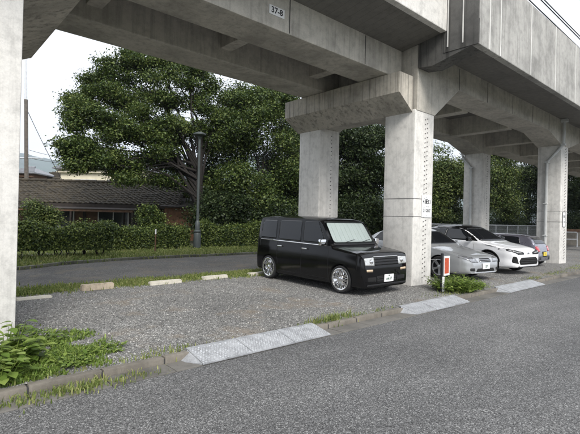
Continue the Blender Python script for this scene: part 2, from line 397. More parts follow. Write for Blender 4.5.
# gutter slabs
gr = struct(bobj('gutter', (lambda b: (box(b, -4, 32, KY - .20, KY + .036, -.06, .002), b)[1])(bmesh.new()), M['groove']))
x = -4.0
while x < 20:
    bm = bmesh.new(); box(bm, x + .004, x + .596, KY - .21, KY + .036, -.05, .010 + random.uniform(0, .004), bev=.006)
    bobj('gutter_slab', bm, M['gutter'], gr); x += .6

# ------------------------------------------------------------------ viaduct
V = thing('viaduct', 'grey concrete elevated railway viaduct on square pillars above the parked cars', 'viaduct', (0, 0, 0))
GB, SL = 4.72, 5.36             # underside of drop-in girders, underside of slab
PB, PT = 5.05, 6.76             # parapet bottom and top
PY0, PY1, QY0, QY1 = 5.35, 6.15, 8.28, 9.08
def pillar(x0, x1, y0, y1, top, label=None, pipe=False, band=True):
    bm = bmesh.new(); box(bm, x0, x1, y0, y1, -.2, top, bev=.035)
    p = bobj('pillar', bm, M['pillar'], V, 40)
    if label: p['label'] = label
    # rows of fixing bolts on the road face
    bm = bmesh.new(); xc = (x0 + x1) / 2 + .06
    z = .25; k = 0
    while z < top - .1:
        for dx in ((-.045, .045) if y0 < 7 else (0.,)):
            r = bmesh.ops.create_cone(bm, cap_ends=True, segments=6, radius1=.013, radius2=.010, depth=.03)
            bmesh.ops.rotate(bm, matrix=Matrix.Rotation(R(90), 3, 'X'), verts=r['verts'])
            bmesh.ops.translate(bm, vec=(xc + dx, y0 - .006, z + (.03 if dx > 0 else 0)), verts=r['verts'])
        z += .105
    b = bobj('bolt_row', bm, M['bolt'], p); b['kind'] = 'stuff'
    if band:
        for z in (1.62, 2.02):
            bm = bmesh.new(); box(bm, x0 - .004, x1 + .004, y0 - .004, y1 + .004, z - .006, z + .006); bobj('band', bm, M['bolt'], p)
    return p
pillar(8.39, 9.19, PY0, PY1, 4.0, 'near pillar with a white notice plate')
pillar(8.39, 9.19, QY0, QY1, 4.0, band=False)
pillar(18.1, 18.9, PY0, PY1, 4.5, 'far pillar with a grey downpipe')
pillar(18.1, 18.9, QY0, QY1, 4.5, band=False)
pillar(27.8, 28.6, PY0, PY1, 4.5); pillar(27.8, 28.6, QY0, QY1, 4.5, band=False)
pillar(.08, .92, PY0, PY1, 4.0, 'pillar cut off by the left edge of the picture', band=False)
pillar(.08, .92, QY0, QY1, 4.0, band=False)
def vpart(name, fn, mat, smooth=None):
    bm = bmesh.new(); fn(bm); bmesh.ops.recalc_face_normals(bm, faces=bm.faces[:]); return bobj(name, bm, mat, V)
# corbelled pier heads that carry the drop-in span
def corbel(xf, xt, y0, y1):
    # xf pillar side, xt corbel tip
    vpart('pier_head', lambda b: prism_xz(b, [(xf, 3.93), (xt, 4.28), (xt, GB), (xf, GB)], y0, y1), M['cap'])
corbel(8.392, 7.88, 5.42, 9.15); corbel(.918, 1.67, 5.42, 8.95)
# frame girders with haunches (right frame X 8.44..)
def frame_girder(y0, y1):
    zb = 4.80
    poly = [(8.44, 3.98), (9.19, 3.98), (10.3, zb), (16.7, zb), (18.1, 4.45), (18.9, 4.45), (20.2, zb), (26.4, zb), (27.8, 4.45), (28.6, 4.45), (30, zb), (50, zb), (50, SL + .05), (8.44, SL + .05)]
    vpart('girder', lambda b: prism_xz(b, poly, y0, y1), M['girder'])
frame_girder(PY0 - .012, PY1 + .012); frame_girder(QY0 - .012, QY1 + .012)
def left_girder(y0, y1):
    poly = [(-12, 4.8), (-1.2, 4.8), (.08, 3.98), (.9, 3.98), (.9, SL + .05), (-12, SL + .05)]
    vpart('girder', lambda b: prism_xz(b, poly, y0, y1), M['girder'])
left_girder(PY0 - .012, PY1 + .012); left_girder(QY0 - .012, QY1 + .012)
# drop-in span girders
for y0, y1 in ((5.74, 6.56), (7.67, 8.49)):
    vpart('girder', lambda b: box(b, 1.25, 8.41, y0, y1, GB + .012, SL + .04, bev=.02), M['girder'])
for x in (2.2, 4.82, 7.35):
    vpart('cross_beam', lambda b: box(b, x, x + .26, 6.545, 7.685, 4.98, SL + .03, bev=.015), M['girder'])
for x in (12.1, 15.3, 18.4, 22, 25, 28.1):
    vpart('cross_beam', lambda b: box(b, x, x + .35, 6.155, 8.275, 4.75, SL + .03, bev=.015), M['girder'])
vpart('cross_beam', lambda b: box(b, 8.455, 9.05, 6.155, 8.275, 4.0, SL + .03), M['girder'])
# deck slabs
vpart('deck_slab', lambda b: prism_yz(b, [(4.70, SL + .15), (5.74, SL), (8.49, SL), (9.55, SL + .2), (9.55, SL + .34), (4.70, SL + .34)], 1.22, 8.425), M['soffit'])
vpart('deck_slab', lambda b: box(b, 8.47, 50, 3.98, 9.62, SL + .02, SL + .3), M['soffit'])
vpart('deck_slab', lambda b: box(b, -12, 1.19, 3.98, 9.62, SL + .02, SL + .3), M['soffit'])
# soffit edge beams (the step under the parapet)
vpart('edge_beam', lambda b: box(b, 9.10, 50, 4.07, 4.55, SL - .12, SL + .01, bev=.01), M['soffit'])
# end bracket of the right frame, tapered towards the road
vpart('bracket', lambda b: prism_yz(b, [(5.33, 4.90), (4.99, 4.86), (3.975, 5.09), (3.975, SL + .2), (5.33, SL + .2)], 8.43, 8.87), M['grimy'])
vpart('bracket', lambda b: prism_yz(b, [(9.1, 5.0), (9.55, 5.4), (9.55, SL + .2), (9.1, SL + .2)], 8.43, 8.87), M['grimy'])
# parapets
def parapet(x0, x1, y0, y1, joints, zb, mat):
    xs = [x0] + joints + [x1]
    for a, b_ in zip(xs, xs[1:]):
        vpart('parapet_panel', lambda b: box(b, a + .012, b_ - .012, y0, y1, zb, PT, bev=.018), mat)
        if b_ < x1: vpart('joint_strip', lambda b: box(b, b_ - .02, b_ + .02, y0 - .004, y1 - .02, zb + .01, PT - .01), M['joint'])
parapet(8.44, 48, 3.97, 4.12, [8.90] + [9.42 + 1.70 * i for i in range(0, 22)], PB, M['parapet'])
parapet(8.44, 48, 9.48, 9.60, [9.62 + 3.5 * i for i in range(0, 11)], 5.6, M['parapet'])
parapet(1.22, 8.42, 4.65, 4.79, [2.9, 4.65, 6.4], SL + .13, M['pillar'])
parapet(1.22, 8.42, 9.42, 9.54, [4.65], 5.62, M['parapet'])
parapet(-12, 1.18, 3.97, 4.12, [-5], PB, M['parapet']); parapet(-12, 1.18, 9.48, 9.60, [-5], 5.6, M['parapet'])
# end return wall of the wider right frame, dark with run-off
vpart('end_wall', lambda b: box(b, 8.418, 8.45, 3.985, 4.72, 5.06, PT - .012), M['grimy'])
for yy in (4.30, 4.63):
    vpart('joint_strip', lambda b: box(b, 8.408, 8.42, yy - .012, yy + .012, 5.16, PT - .02), M['joint'])
# vertical joint lines on the girder face
for x in (10.32, 11.9, 13.6, 15.2, 16.7, 20.2):
    vpart('joint_strip', lambda b: box(b, x - .009, x + .009, PY0 - .016, PY0 - .011, 4.81, SL - .01), M['groove'])
for x in (2.5, 5.0, 7.1):
    vpart('joint_strip', lambda b: box(b, x - .008, x + .008, 5.735, 5.742, GB + .03, SL - .02), M['groove'])
# downpipes
def pipe(pts, rad=.055):
    p = tubeo('downpipe', pts, rad, M['pipe'], V, 12)
    for (x, y, z) in pts[2:]:
        boxo('pipe_clamp', (x - .075, x + .075, y - .075, y + .075, z - .03, z + .03), M['pipe'], p, .01)
    for z in (1.1, 2.3):
        x, y, _ = pts[-1]; boxo('pipe_clamp', (x - .07, x + .07, y - .07, y + .07, z - .02, z + .02), M['pipe'], p, .01)
pipe([(17.98, 5.24, SL - .01), (18.0, 5.24, 4.95), (18.0, 5.26, 4.45), (18.02, 5.80, 3.85), (18.02, 5.82, .05)])
pipe([(18.0, 9.2, SL), (18.0, 9.15, 4.6), (18.0, 9.05, 4.25), (18.02, 8.72, 3.85), (18.02, 8.70, .05)], .05)
# inlet box under the slab
boxo('pipe_inlet', (17.88, 18.08, 5.12, 5.335, SL - .1, SL + .01), M['pipe'], V, .01)

# signs on the viaduct
def text_mesh(txt, size):
    cu = bpy.data.curves.new('txt', 'FONT'); cu.body = txt; cu.size = size; cu.extrude = .0012; cu.align_x = 'CENTER'; cu.align_y = 'CENTER'; cu.offset = size * .02
    ob = bpy.data.objects.new('txt', cu); C.objects.link(ob)
    dg = bpy.context.evaluated_depsgraph_get(); me = bpy.data.meshes.new_from_object(ob.evaluated_get(dg))
    bpy.data.objects.remove(ob); me.materials.clear(); return me
def lettering(txt, size, mat, parent, loc, rot):
    ob = mesh_obj('lettering', text_mesh(txt, size), mat, parent); ob.location = loc; ob.rotation_euler = rot; return ob
def plate(name, label, x, y, z, w, h, rows, frame=False):
    t = thing(name, label, 'sign', (x, y, z))
    boxo('board', (-w / 2, w / 2, -.012, 0, -h / 2, h / 2), M['whiteplate'], t, .003)
    if frame:
        bm = bmesh.new()
        for a in ((-w / 2 - .006, -w / 2 + .004, -h / 2, h / 2), (w / 2 - .004, w / 2 + .006, -h / 2, h / 2)): box(bm, a[0], a[1], -.016, -.002, a[2], a[3])
        for s_ in (-1, 1): box(bm, -w / 2 + .0045, w / 2 - .0045, -.016, -.002, s_ * h / 2 - .005, s_ * h / 2 + .005)
        bobj('frame', bm, M['groove'], t)
    for txt, size, dx, dz in rows: lettering(txt, size, M['ink'], t, (dx, -.0135, dz), (R(90), 0, 0))
    return t
plate('number_plate_sign', 'small white plate reading 37-8 on the girder side above the empty bay', 4.70, 5.738, 5.03, .34, .155, [('37-8', .14, 0, 0)])
plate('notice_plate', 'white notice with two rows of black characters on the pillar by the black car', 8.92, PY0 - .006, 1.86, .40, .50, [('4 配E1', .12, 0, .10), ('31 20.7', .10, 0, -.10), ('__', .07, .06, .02)])
plate('notice_plate', 'narrow dark-edged notice on the far pillar beside the downpipe', 18.5, PY0 - .006, 1.72, .30, .55, [('注意', .11, 0, .1), ('31', .12, 0, -.1)], frame=True)

# ------------------------------------------------------------------ kerb ramps, wheel stops, marker
def ramp_(x0, x1, label):
    t = thing('kerb_ramp', label, 'kerb ramp', (x0, KY, 0), group='steel ramps laid along the kerb')
    n = max(2, round((x1 - x0) / .62)); w = (x1 - x0) / n
    for i in range(n):
        bm = bmesh.new(); a, b = i * w + .004, (i + 1) * w - .004
        dy0 = -.22 + random.uniform(-.010, .010)
        prism_yz(bm, [(dy0, .014), (dy0, .028), (.09, .098), (.14, .101), (.14, .088), (.09, .086)], a, b)
        bobj('ramp_plate', bm, M['zincp'], t)
        bm = bmesh.new()
        for k in range(int(w / .034)):
            for j in range(11):
                u = -.20 + j * .027; xx = a + .014 + k * .034 + (.017 if j % 2 else 0); zz = .0285 + (u + .22) * (.07 / .31)
                s1, s2 = (.012, .005) if (k + j) % 2 else (.005, .012)
                if xx + s1 > b: continue
                q = [bm.verts.new((xx + dx * s1, u + dy_ * s2, zz + .001 + dy_ * s2 * .22)) for dx, dy_ in ((-1, -1), (1, -1), (1, 1), (-1, 1))]
                tp = bm.verts.new((xx, u, zz + .007))
                for e in range(4): bm.faces.new((q[e], q[(e + 1) % 4], tp))
        tr = bobj('tread', bm, M['zinc'], t); tr['kind'] = 'stuff'
    for s_, xx in ((-1, 0), (1, x1 - x0)):
        bm = bmesh.new(); p = [(xx, -.215, .012), (xx, -.215, .026), (xx, .09, .092), (xx, .09, .012)]
        q = [bm.verts.new(v_) for v_ in p]; tip = [bm.verts.new((xx + s_ * .10, -.02, .012)), bm.verts.new((xx + s_ * .10, .06, .014))]
        bm.faces.new(q); bm.faces.new((q[1], q[2], tip[1], tip[0])); bm.faces.new((q[0], q[1], tip[0])); bm.faces.new((q[2], q[3], tip[1])); bm.faces.new((q[3], q[0], tip[0], tip[1]))
        bobj('end_wedge', bm, M['zincp'], t)
    return t
ramp_(2.28, 4.17, 'long grey steel kerb ramp in front of the empty bay, nearest the camera')
ramp_(6.2, 8.0, 'grey steel kerb ramp in front of the black car')
ramp_(9.85, 11.95, 'grey steel kerb ramp in front of the silver and white cars')
stops = [(1.38, 1.9, 8.12, 'low worn concrete wheel stop half sunk in grass beside the left pillar'), (2.45, 3.03, 8.42, 'cream concrete wheel stop with chipped brown face, largest in the row'),
         (3.72, 4.42, 8.38, 'pale concrete wheel stop in the middle of the empty bay'), (4.98, 5.62, 8.46, 'pale concrete wheel stop left of the black car, set in grass'), (6.28, 6.95, 8.52, 'pale concrete wheel stop behind the rear wheel of the black car')]
for i, (a, b, y, lab) in enumerate(stops):
    bm = bmesh.new(); h = (.05, .12, .085, .085, .085)[i]; L = b - a
    prism_yz(bm, [(-.075, 0), (-.06, h), (.06, h), (.075, 0)], -L / 2, L / 2)
    bmesh.ops.bevel(bm, geom=bm.edges[:], offset=.014, segments=2, affect='EDGES')
    bmesh.ops.subdivide_edges(bm, edges=bm.edges[:], cuts=2, use_grid_fill=True)
    for v in bm.verts: v.co += Vector((random.uniform(-1, 1), random.uniform(-1, 1), random.uniform(-1, 1))) * .003
    t = bobj('wheel_stop', bm, M['stopb'] if i == 1 else M['stop']); t.location = ((a + b) / 2, y, bumpz((a + b) / 2, y) - .012); t.rotation_euler = (0, 0, random.uniform(-.04, .05))
    tag(t, lab, 'wheel stop', 'concrete wheel stops along the back of the lot')
p = atz(441.5, 291, .09)
t = thing('marker_post', 'short dark marker post with an orange-red reflector board in white frame, among weeds', 'marker post', (p.x, p.y, .085))
boxo('post', (-.03, .03, -.02, .02, -.1, .78), M['trim'], t, .006)
boxo('board', (.045, .225, -.030, -.014, .36, .68), M['orange'], t, .004)
bm = bmesh.new()
box(bm, .03, .044, -.034, -.012, .32, .72); box(bm, .226, .250, -.034, -.012, .32, .72); box(bm, .0445, .2255, -.034, -.012, .681, .72); box(bm, .0445, .2255, -.034, -.012, .32, .359)
bobj('board_frame', bm, M['whiteplate'], t)
boxo('post_sleeve', (-.034, .034, -.045, -.024, 0, .30), M['whiteplate'], t, .004)

# ------------------------------------------------------------------ cars
def interp(tab, x):
    if x <= tab[0][0]: return tab[0][1]
    for (a, b), (c, d) in zip(tab, tab[1:]):
        if x <= c:
            k = (x - a) / (c - a); return b + (d - b) * k
    return tab[-1][1]
def smooth_tab(tab):
    xs = np.array([a for a, _ in tab]); ys = np.array([b for _, b in tab]); h = np.diff(xs); d = np.diff(ys) / h; m = np.zeros(len(xs))
    for i in range(1, len(xs) - 1):
        if d[i - 1] * d[i] > 0: m[i] = 2 * d[i - 1] * d[i] / (d[i - 1] + d[i])
    m[0], m[-1] = d[0] * 1.4, d[-1] * 1.4
    out = []
    for i in range(len(h)):
        n = max(1, int(h[i] / .03))
        for k in range(n):
            t = k / n; t2, t3 = t * t, t ** 3
            out.append((xs[i] + h[i] * t, (2 * t3 - 3 * t2 + 1) * ys[i] + (t3 - 2 * t2 + t) * h[i] * m[i] + (-2 * t3 + 3 * t2) * ys[i + 1] + (t3 - t2) * h[i] * m[i + 1]))
    return out + [tab[-1]]
def rpoly(pts, r, n=3):
    out = []; N = len(pts); P = [Vector(p) for p in pts]
    for i in range(N):
        a, b, c = P[i - 1], P[i], P[(i + 1) % N]
        d1 = (a - b); d2 = (c - b); rr = min(r, d1.length * .45, d2.length * .45)
        s, e = b + d1.normalized() * rr, b + d2.normalized() * rr
        for k in range(n + 1):
            u = k / n; out.append(tuple((s * (1 - u) ** 2 + b * 2 * u * (1 - u) + e * u * u)))
    return out
class Car:
    def __init__(s, name, label, sp, loc, rz, tilt=0):
        s.sp = sp; s.L = sp['L']; s.root = thing(name, label, 'car', loc)
        s.root.rotation_euler = (0, tilt, rz); s.root.scale = (.877,) * 3
        s.build()
    def X(s, t): return s.L / 2 - t
    def build(s):
        sp = s.sp; L = s.L
        sp['hw0'] = sp['hw']
        ts = set(); t = 0
        while t < L: ts.add(round(t, 3)); t += .06 if .5 < t < L - .5 else .03
        for k in ('top', 'belt', 'hw'):
            for a, _ in sp[k]: ts.add(round(a, 3))
        sp['hw'] = smooth_tab(sp['hw']); sp['top'] = smooth_tab(sp['top'])
        ts = sorted(x for x in ts if 0 <= x <= L)
        zr = max(z for _, z in sp['top']); bm = bmesh.new(); rings = []
        for t in ts:
            zt = interp(sp['top'], t); zb = interp(sp['bot'], t); be = min(interp(sp['belt'], t), zt - .03); w = interp(sp['hw'], t)
            c = max(0, min(1, (zt - be - .03) / (zr - interp(sp['belt'], L * .5) - .03)))
            wr = w * (sp.get('hk', .955) * (1 - c) + sp['k'] * c); rr = sp.get('rr', .045) + sp.get('rc', .05) * c
            pts = [(0, zb), (w * .80, zb), (w * .93, zb + .02)]
            n1 = 12; z0 = zb + .06
            for j in range(n1 + 1):
                f = j / n1; z = z0 + (be - z0) * f
                y = w * (.965 + .035 * math.sin(math.pi * min(1, .1 + f * .9)) ** .8) if f < 1 else w * .972
                # character crease
                y -= sp.get('waist', 0) * max(0, 1 - abs(f - .45) / .3)
                pts.append((y, z))
            yb = pts[-1][0]; n2 = 8; ze = max(be + .005, zt - rr)
            for j in range(1, n2 + 1):
                f = j / n2; pts.append((yb + (wr - yb) * (f ** 1.15), be + (ze - be) * f))
            n3 = 9
            for j in range(1, n3 + 1):
                a = j / n3; a = 1 - (1 - a) ** 1.6
                pts.append((wr * (1 - a), zt - (zt - ze) * (1 - a) ** 4))
            ring = [bm.verts.new((s.X(t), y, z)) for y, z in pts]
            ring += [bm.verts.new((s.X(t), -y, z)) for y, z in pts[-2:0:-1]]
            rings.append(ring)
        n = len(rings[0])
        for a, b in zip(rings, rings[1:]):
            for k in range(n): bm.faces.new((a[k], a[(k + 1) % n], b[(k + 1) % n], b[k]))
        bm.faces.new(rings[0]); bm.faces.new(rings[-1][::-1])
        bmesh.ops.recalc_face_normals(bm, faces=bm.faces[:])
        s.bvh = BVHTree.FromBMesh(bm)
        me = bpy.data.meshes.new('body'); bm.to_mesh(me); bm.free()
        me.materials.append(sp['paint']); me.materials.append(M['under'])
        tmp = bpy.data.objects.new('tmp', me); C.objects.link(tmp)
        cut = []
        for tw in sp['wheels']:
            for sd_ in (-1, 1):
                b2 = bmesh.new(); r = bmesh.ops.create_cone(b2, cap_ends=True, segments=40, radius1=sp['arch'], radius2=sp['arch'], depth=.5)
                bmesh.ops.rotate(b2, matrix=Matrix.Rotation(R(90), 3, 'X'), verts=b2.verts)
                hw = interp(sp['hw'], tw)
                bmesh.ops.translate(b2, vec=(s.X(tw), sd_ * (hw + .03), sp['r']), verts=b2.verts)
                cm = bpy.data.meshes.new('cut'); b2.to_mesh(cm); b2.free(); cm.materials.append(M['under'])
                co = bpy.data.objects.new('cut', cm); C.objects.link(co); cut.append(co)
                md = tmp.modifiers.new('b', 'BOOLEAN'); md.operation = 'DIFFERENCE'; md.object = co; md.solver = 'EXACT'
                try: md.material_mode = 'TRANSFER'
                except Exception: pass
        dg = bpy.context.evaluated_depsgraph_get(); me2 = bpy.data.meshes.new_from_object(tmp.evaluated_get(dg))
        bpy.data.objects.remove(tmp)
        for c in cut: bpy.data.objects.remove(c)
        me2.name = 'body'; me2.shade_smooth(); me2.set_sharp_from_angle(angle=R(38))
        s.body = mesh_obj('body', me2, None, s.root)
        for tw in sp['wheels']:
            for sd_ in (-1, 1): s.wheel(tw, sd_)
    def wheel(s, tw, sd_):
        sp = s.sp; r = sp['r']; hw = interp(sp['hw'], tw); w = .2; rim = r * sp.get('rim', .74)
        bm = bmesh.new()   # rim disc, faces outwards along +y, later turned
        lathe(bm, [(rim, -.10), (rim, -.012), (rim - .012, .0), (rim - .03, -.008), (rim - .035, -.07), (.05, -.075), (.04, -.075)], 'y', 28)
        wb = bobj('wheel', bm, M['trim'] if sp.get('rimm') else M['chrome'], s.root, 40)
        bm = bmesh.new(); lathe(bm, [(rim, -w), (r * .93, -w), (r * .985, -w + .02), (r, -w + .05), (r, -.04), (r * .985, -.012), (r * .93, .006), (rim + .004, .002), (rim, -.01)], 'y', 36)
        bobj('tyre', bm, M['rubber'], wb, 40)
        bm = bmesh.new(); lathe(bm, [(rim + .001, -.03), (rim + .002, .004), (rim - .006, .007), (rim - .022, .002), (rim - .026, -.03)], 'y', 32)
        n = sp.get('spokes', 7)
        for k in range(n):
            a = 2 * math.pi * k / n
            for off in ((-.045, .045) if sp.get('twin') else (0,)):
                d = Vector((math.cos(a + off * 2.2), 0, math.sin(a + off * 2.2))); q = Vector((-d.z, 0, d.x)); b_ = sp.get('sw', .018)
                vs_ = []
                for rr_, ww, yy in ((.035, b_ * 1.1, -.022), (rim - .02, b_ * .75, -.004)):
                    vs_.append([bm.verts.new(d * rr_ + q * ww * e + Vector((0, yy + dy_, 0))) for e, dy_ in ((-1, -.03), (-.6, 0), (.6, 0), (1, -.03))])
                for i in range(3): bm.faces.new((vs_[0][i], vs_[0][i + 1], vs_[1][i + 1], vs_[1][i]))
        rr2 = lathe(bm, [(.058, -.04), (.055, -.016), (.03, -.008), (.001, -.006)], 'y', 16)
        bobj('rim', bm, sp.get('rimmat', M['alloy']), wb, 40)
        wb.location = (s.X(tw), sd_ * (hw - .012), r)
        wb.rotation_euler = (0, random.uniform(0, 1), 0 if sd_ > 0 else math.pi)
    def patch(s, name, view, poly, mat, off=.004, thick=.009, step=.035, parent=None, label=None):
        bm = bmesh.new(); f = bm.faces.new([bm.verts.new((p[0], p[1], 0)) for p in poly])
        xs = [p[0] for p in poly]; ys = [p[1] for p in poly]
        for a, lo, hi in ((0, min(xs), max(xs)), (1, min(ys), max(ys))):
            k = lo + step
            while k < hi - 1e-4:
                co = Vector((0, 0, 0)); no = Vector((0, 0, 0)); co[a] = k; no[a] = 1
                bmesh.ops.bisect_plane(bm, geom=bm.verts[:] + bm.edges[:] + bm.faces[:], plane_co=co, plane_no=no); k += step
        last = None; bad = []
        for v in bm.verts:
            p, q = v.co.x, v.co.y
            if view == 'right': o_, d = Vector((s.X(p), -3, q)), Vector((0, 1, 0))
            elif view == 'left': o_, d = Vector((s.X(p), 3, q)), Vector((0, -1, 0))
            elif view == 'front': o_, d = Vector((s.L, p, q)), Vector((-1, 0, 0))
            elif view == 'rear': o_, d = Vector((-s.L, p, q)), Vector((1, 0, 0))
            else: o_, d = Vector((s.X(p), q, 4)), Vector((0, 0, -1))
            h, nrm, _, _ = s.bvh.ray_cast(o_, d)
            if h is None: bad.append(v); continue
            v.co = h - d * off
        if bad: bmesh.ops.delete(bm, geom=bad, context='VERTS')
        if not bm.faces: bm.free(); return None
        bm.normal_update()
        avg = sum((f.normal * f.calc_area() for f in bm.faces), Vector())
        if avg.dot(d) > 0: bmesh.ops.reverse_faces(bm, faces=bm.faces[:])
        me = bpy.data.meshes.new(name); bm.to_mesh(me); bm.free(); me.shade_smooth()
        ob = mesh_obj(name, me, mat, parent or s.body if parent else s.root)
        if thick: md = ob.modifiers.new('s', 'SOLIDIFY'); md.thickness = thick; md.offset = -1
        if label: ob['label'] = label
        return ob
    def both(s, name, poly, mat, **kw):
        a = s.patch(name, 'right', poly, mat, **kw); s.patch(name, 'left', poly, mat, **kw); return a
    def seam(s, pts, w=.008, views=('right', 'left')):
        for v in views:
            for a, b in zip(pts, pts[1:]):
                a_, b_ = Vector(a), Vector(b); d = (b_ - a_).normalized(); n = Vector((-d.y, d.x)) * w / 2
                s.patch('panel_gap', v, [a_ - n, b_ - n, b_ + n, a_ + n], M['under'], off=.0015, thick=.004, step=.1)
    def lbox(s, name, dims, mat, parent=None, bev=.01):
        return boxo(name, dims, mat, parent or s.root, bev)
    def mirror(s, t, z, mat, sd_, bm_w=.2):
        hw = interp(s.sp['hw'], t); bm = bmesh.new(); x = s.X(t)
        y0, y1 = sorted((sd_ * (hw + .03), sd_ * (hw + .03 + bm_w)))
        box(bm, x - .05, x + .06, y0, y1, z, z + .15, bev=.035)
        mo = bobj('mirror', bm, mat, s.root, 50)
        bm = bmesh.new(); y0, y1 = sorted((sd_ * (hw - .06), sd_ * (hw + .05))); box(bm, x - .02, x + .03, y0, y1, z + .0, z + .05, bev=.01); bobj('mirror_stem', bm, M['trim'], mo)
        return mo
    def plate(s, y, z, end, mat, ink, txt, tilt=0):
        x = None
        d = Vector((-1, 0, 0)) if end == 'front' else Vector((1, 0, 0))
        h, _, _, _ = s.bvh.ray_cast(Vector((s.L if end == 'front' else -s.L, y, z)), d)
        sx = 1 if end == 'front' else -1
        pb = boxo('license_plate', (-.008, .008, -.165, .165, -.082, .082), mat, s.root, .004)
        pb.location = (h.x + sx * .02, y, z); pb.rotation_euler = (0, tilt, 0)
        for tx, size, dy, dz in txt:
            lettering(tx, size, ink, pb, (sx * .0095, dy, dz), (R(90), 0, R(90) * sx))
        return pb

def lot_pose(cx, cy): return (cx, cy, lotz(cy) + .004)

# --- black boxy hatchback
sp = dict(L=3.85, paint=M['pblack'], k=.90, hk=.975, rr=.035, rc=.03, r=.305, arch=.345, wheels=(.64, 3.23), spokes=10, twin=True, sw=.012, rim=.80, rimmat=M['chrome'],
          top=[(0, .56), (.02, .70), (.05, .84), (.10, .915), (.2, .945), (.5, .985), (.88, 1.03), (.96, 1.10), (1.29, 1.56), (1.36, 1.625), (1.6, 1.665), (2.4, 1.69), (3.2, 1.69), (3.58, 1.675), (3.66, 1.63), (3.72, 1.45), (3.79, 1.05), (3.85, .70)],
          belt=[(0, .82), (.2, .9), (.9, 1.005), (3.85, 1.03)], bot=[(0, .17), (.3, .15), (.6, .15), (3.3, .15), (3.85, .22)],
          hw=[(0, .74), (.03, .785), (.08, .82), (.2, .84), (.7, .845), (3.2, .845), (3.6, .83), (3.78, .80), (3.85, .74)])
bb = Car('boxy_car', 'black boxy hatchback with chrome wheels and a silver windscreen sunshade, nose to the road', sp, lot_pose(7.12, 6.765), R(-90) - R(1.0), .008)
bb.both('window', rpoly([(1.10, 1.055), (1.90, 1.055), (1.90, 1.56), (1.40, 1.555)], .04), M['tint'])
bb.both('window', rpoly([(1.97, 1.055), (2.84, 1.065), (2.83, 1.565), (1.97, 1.565)], .05), M['tint'])
bb.both('window', rpoly([(2.93, 1.07), (3.62, 1.075), (3.55, 1.555), (2.93, 1.56)], .07), M['tint'])
bb.patch('sunshade', 'front', rpoly([(-.69, 1.10), (.69, 1.10), (.655, 1.545), (-.655, 1.545)], .06), M['shade'], off=.003, thick=.004)
bm = bmesh.new()
for k in range(9):        # pleats of the sunshade
    y = -.60 + k * .15
    ptl = []
    for z in (1.13, 1.26, 1.40, 1.525):
        h, _, _, _ = bb.bvh.ray_cast(Vector((4, y * (1 - (z - 1.1) * .12) + .02, z)), Vector((-1, 0, 0)))
        ptl.append(h + Vector((.006, 0, 0)))
    tube(bm, ptl, .009, 5)
bobj('shade_pleat', bm, M['shade'], bb.root)
bb.patch('windscreen', 'front', rpoly([(-.73, 1.06), (.73, 1.06), (.69, 1.57), (-.69, 1.57)], .06), M['clear'], off=.022, thick=0)
bb.patch('windscreen_edge', 'front', rpoly([(-.74, 1.045), (.74, 1.045), (.73, 1.10), (-.73, 1.10)], .02), M['trim'], off=.020, thick=.03)
bb.patch('windscreen_edge', 'front', rpoly([(-.695, 1.548), (.695, 1.548), (.685, 1.578), (-.685, 1.578)], .01), M['trim'], off=.022, thick=.03)
bb.patch('rear_window', 'rear', rpoly([(-.66, 1.06), (.66, 1.06), (.62, 1.52), (-.62, 1.52)], .05), M['tint'])
for sd_ in (-1, 1):
    q = lambda P: [(sd_ * a, b) for a, b in P]
    hl = bb.patch('headlight', 'front', rpoly(q([(.44, .645), (.735, .66), (.745, .815), (.44, .825)]), .02), M['lens'], off=.012, thick=.03)
    bm = bmesh.new(); lathe(bm, [(.055, 0), (.045, .02), (.02, .028), (.001, .03)], 'z', 14)
    bmesh.ops.rotate(bm, matrix=Matrix.Rotation(R(90), 3, 'Y'), verts=bm.verts)
    pr = bobj('lamp_bowl', bm, M['chrome'], hl); h, _, _, _ = bb.bvh.ray_cast(Vector((4, sd_ * .54, .735)), Vector((-1, 0, 0))); pr.location = (h.x + .012, sd_ * .54, .735)
    bb.patch('turn_lamp', 'front', rpoly(q([(.50, .515), (.70, .525), (.70, .575), (.50, .57)]), .012), M['amber'], off=.01, thick=.02)
    bb.patch('intake', 'front', rpoly(q([(.38, .29), (.66, .31), (.66, .40), (.38, .40)]), .02), M['under'], off=.004)
    bb.patch('tail_lamp', 'rear', rpoly(q([(.62, .66), (.74, .68), (.74, .98), (.66, .98)]), .02), M['redlens'], off=.01)
bb.patch('grille', 'front', rpoly([(-.425, .645), (.425, .645), (.425, .825), (-.425, .825)], .02), M['trim'], off=.004)
for z in (.675, .735, .795):
    bb.patch('grille_bar', 'front', [(-.415, z - .012), (.415, z - .012), (.415, z + .010), (-.415, z + .010)], M['pblack'], off=.022, thick=.03)
bb.patch('bonnet_trim', 'front', [(-.43, .83), (.43, .83), (.43, .848), (-.43, .848)], M['chrome'], off=.012, thick=.02)
bb.patch('intake', 'front', rpoly([(-.34, .27), (.34, .27), (.36, .42), (-.36, .42)], .03), M['under'], off=.004)
for z in (.32, .37): bb.patch('intake_bar', 'front', [(-.34, z - .006), (.34, z - .006), (.34, z + .006), (-.34, z + .006)], M['trim'], off=.016)
bb.patch('front_lip', 'front', rpoly([(-.69, .205), (.69, .205), (.68, .245), (-.68, .245)], .01), M['trim'], off=.03, thick=.04)
bb.plate(.05, .36, 'front', M['whiteplate'], M['plateink'], [('64-57', .085, .0, -.018), ('500', .04, 0, .055)], .04)
for pts in ([(1.02, .30), (1.02, .98), (1.14, 1.05)], [(1.935, .27), (1.935, 1.05)], [(2.86, 1.05), (2.88, .62), (2.80, .40)], [(1.02, .275), (2.78, .275)]): bb.seam(pts)
bb.seam([(.10, -.66), (.88, -.72)], views=('top',)); bb.seam([(.10, .66), (.88, .72)], views=('top',)); bb.seam([(.105, -.66), (.105, .66)], views=('top',))
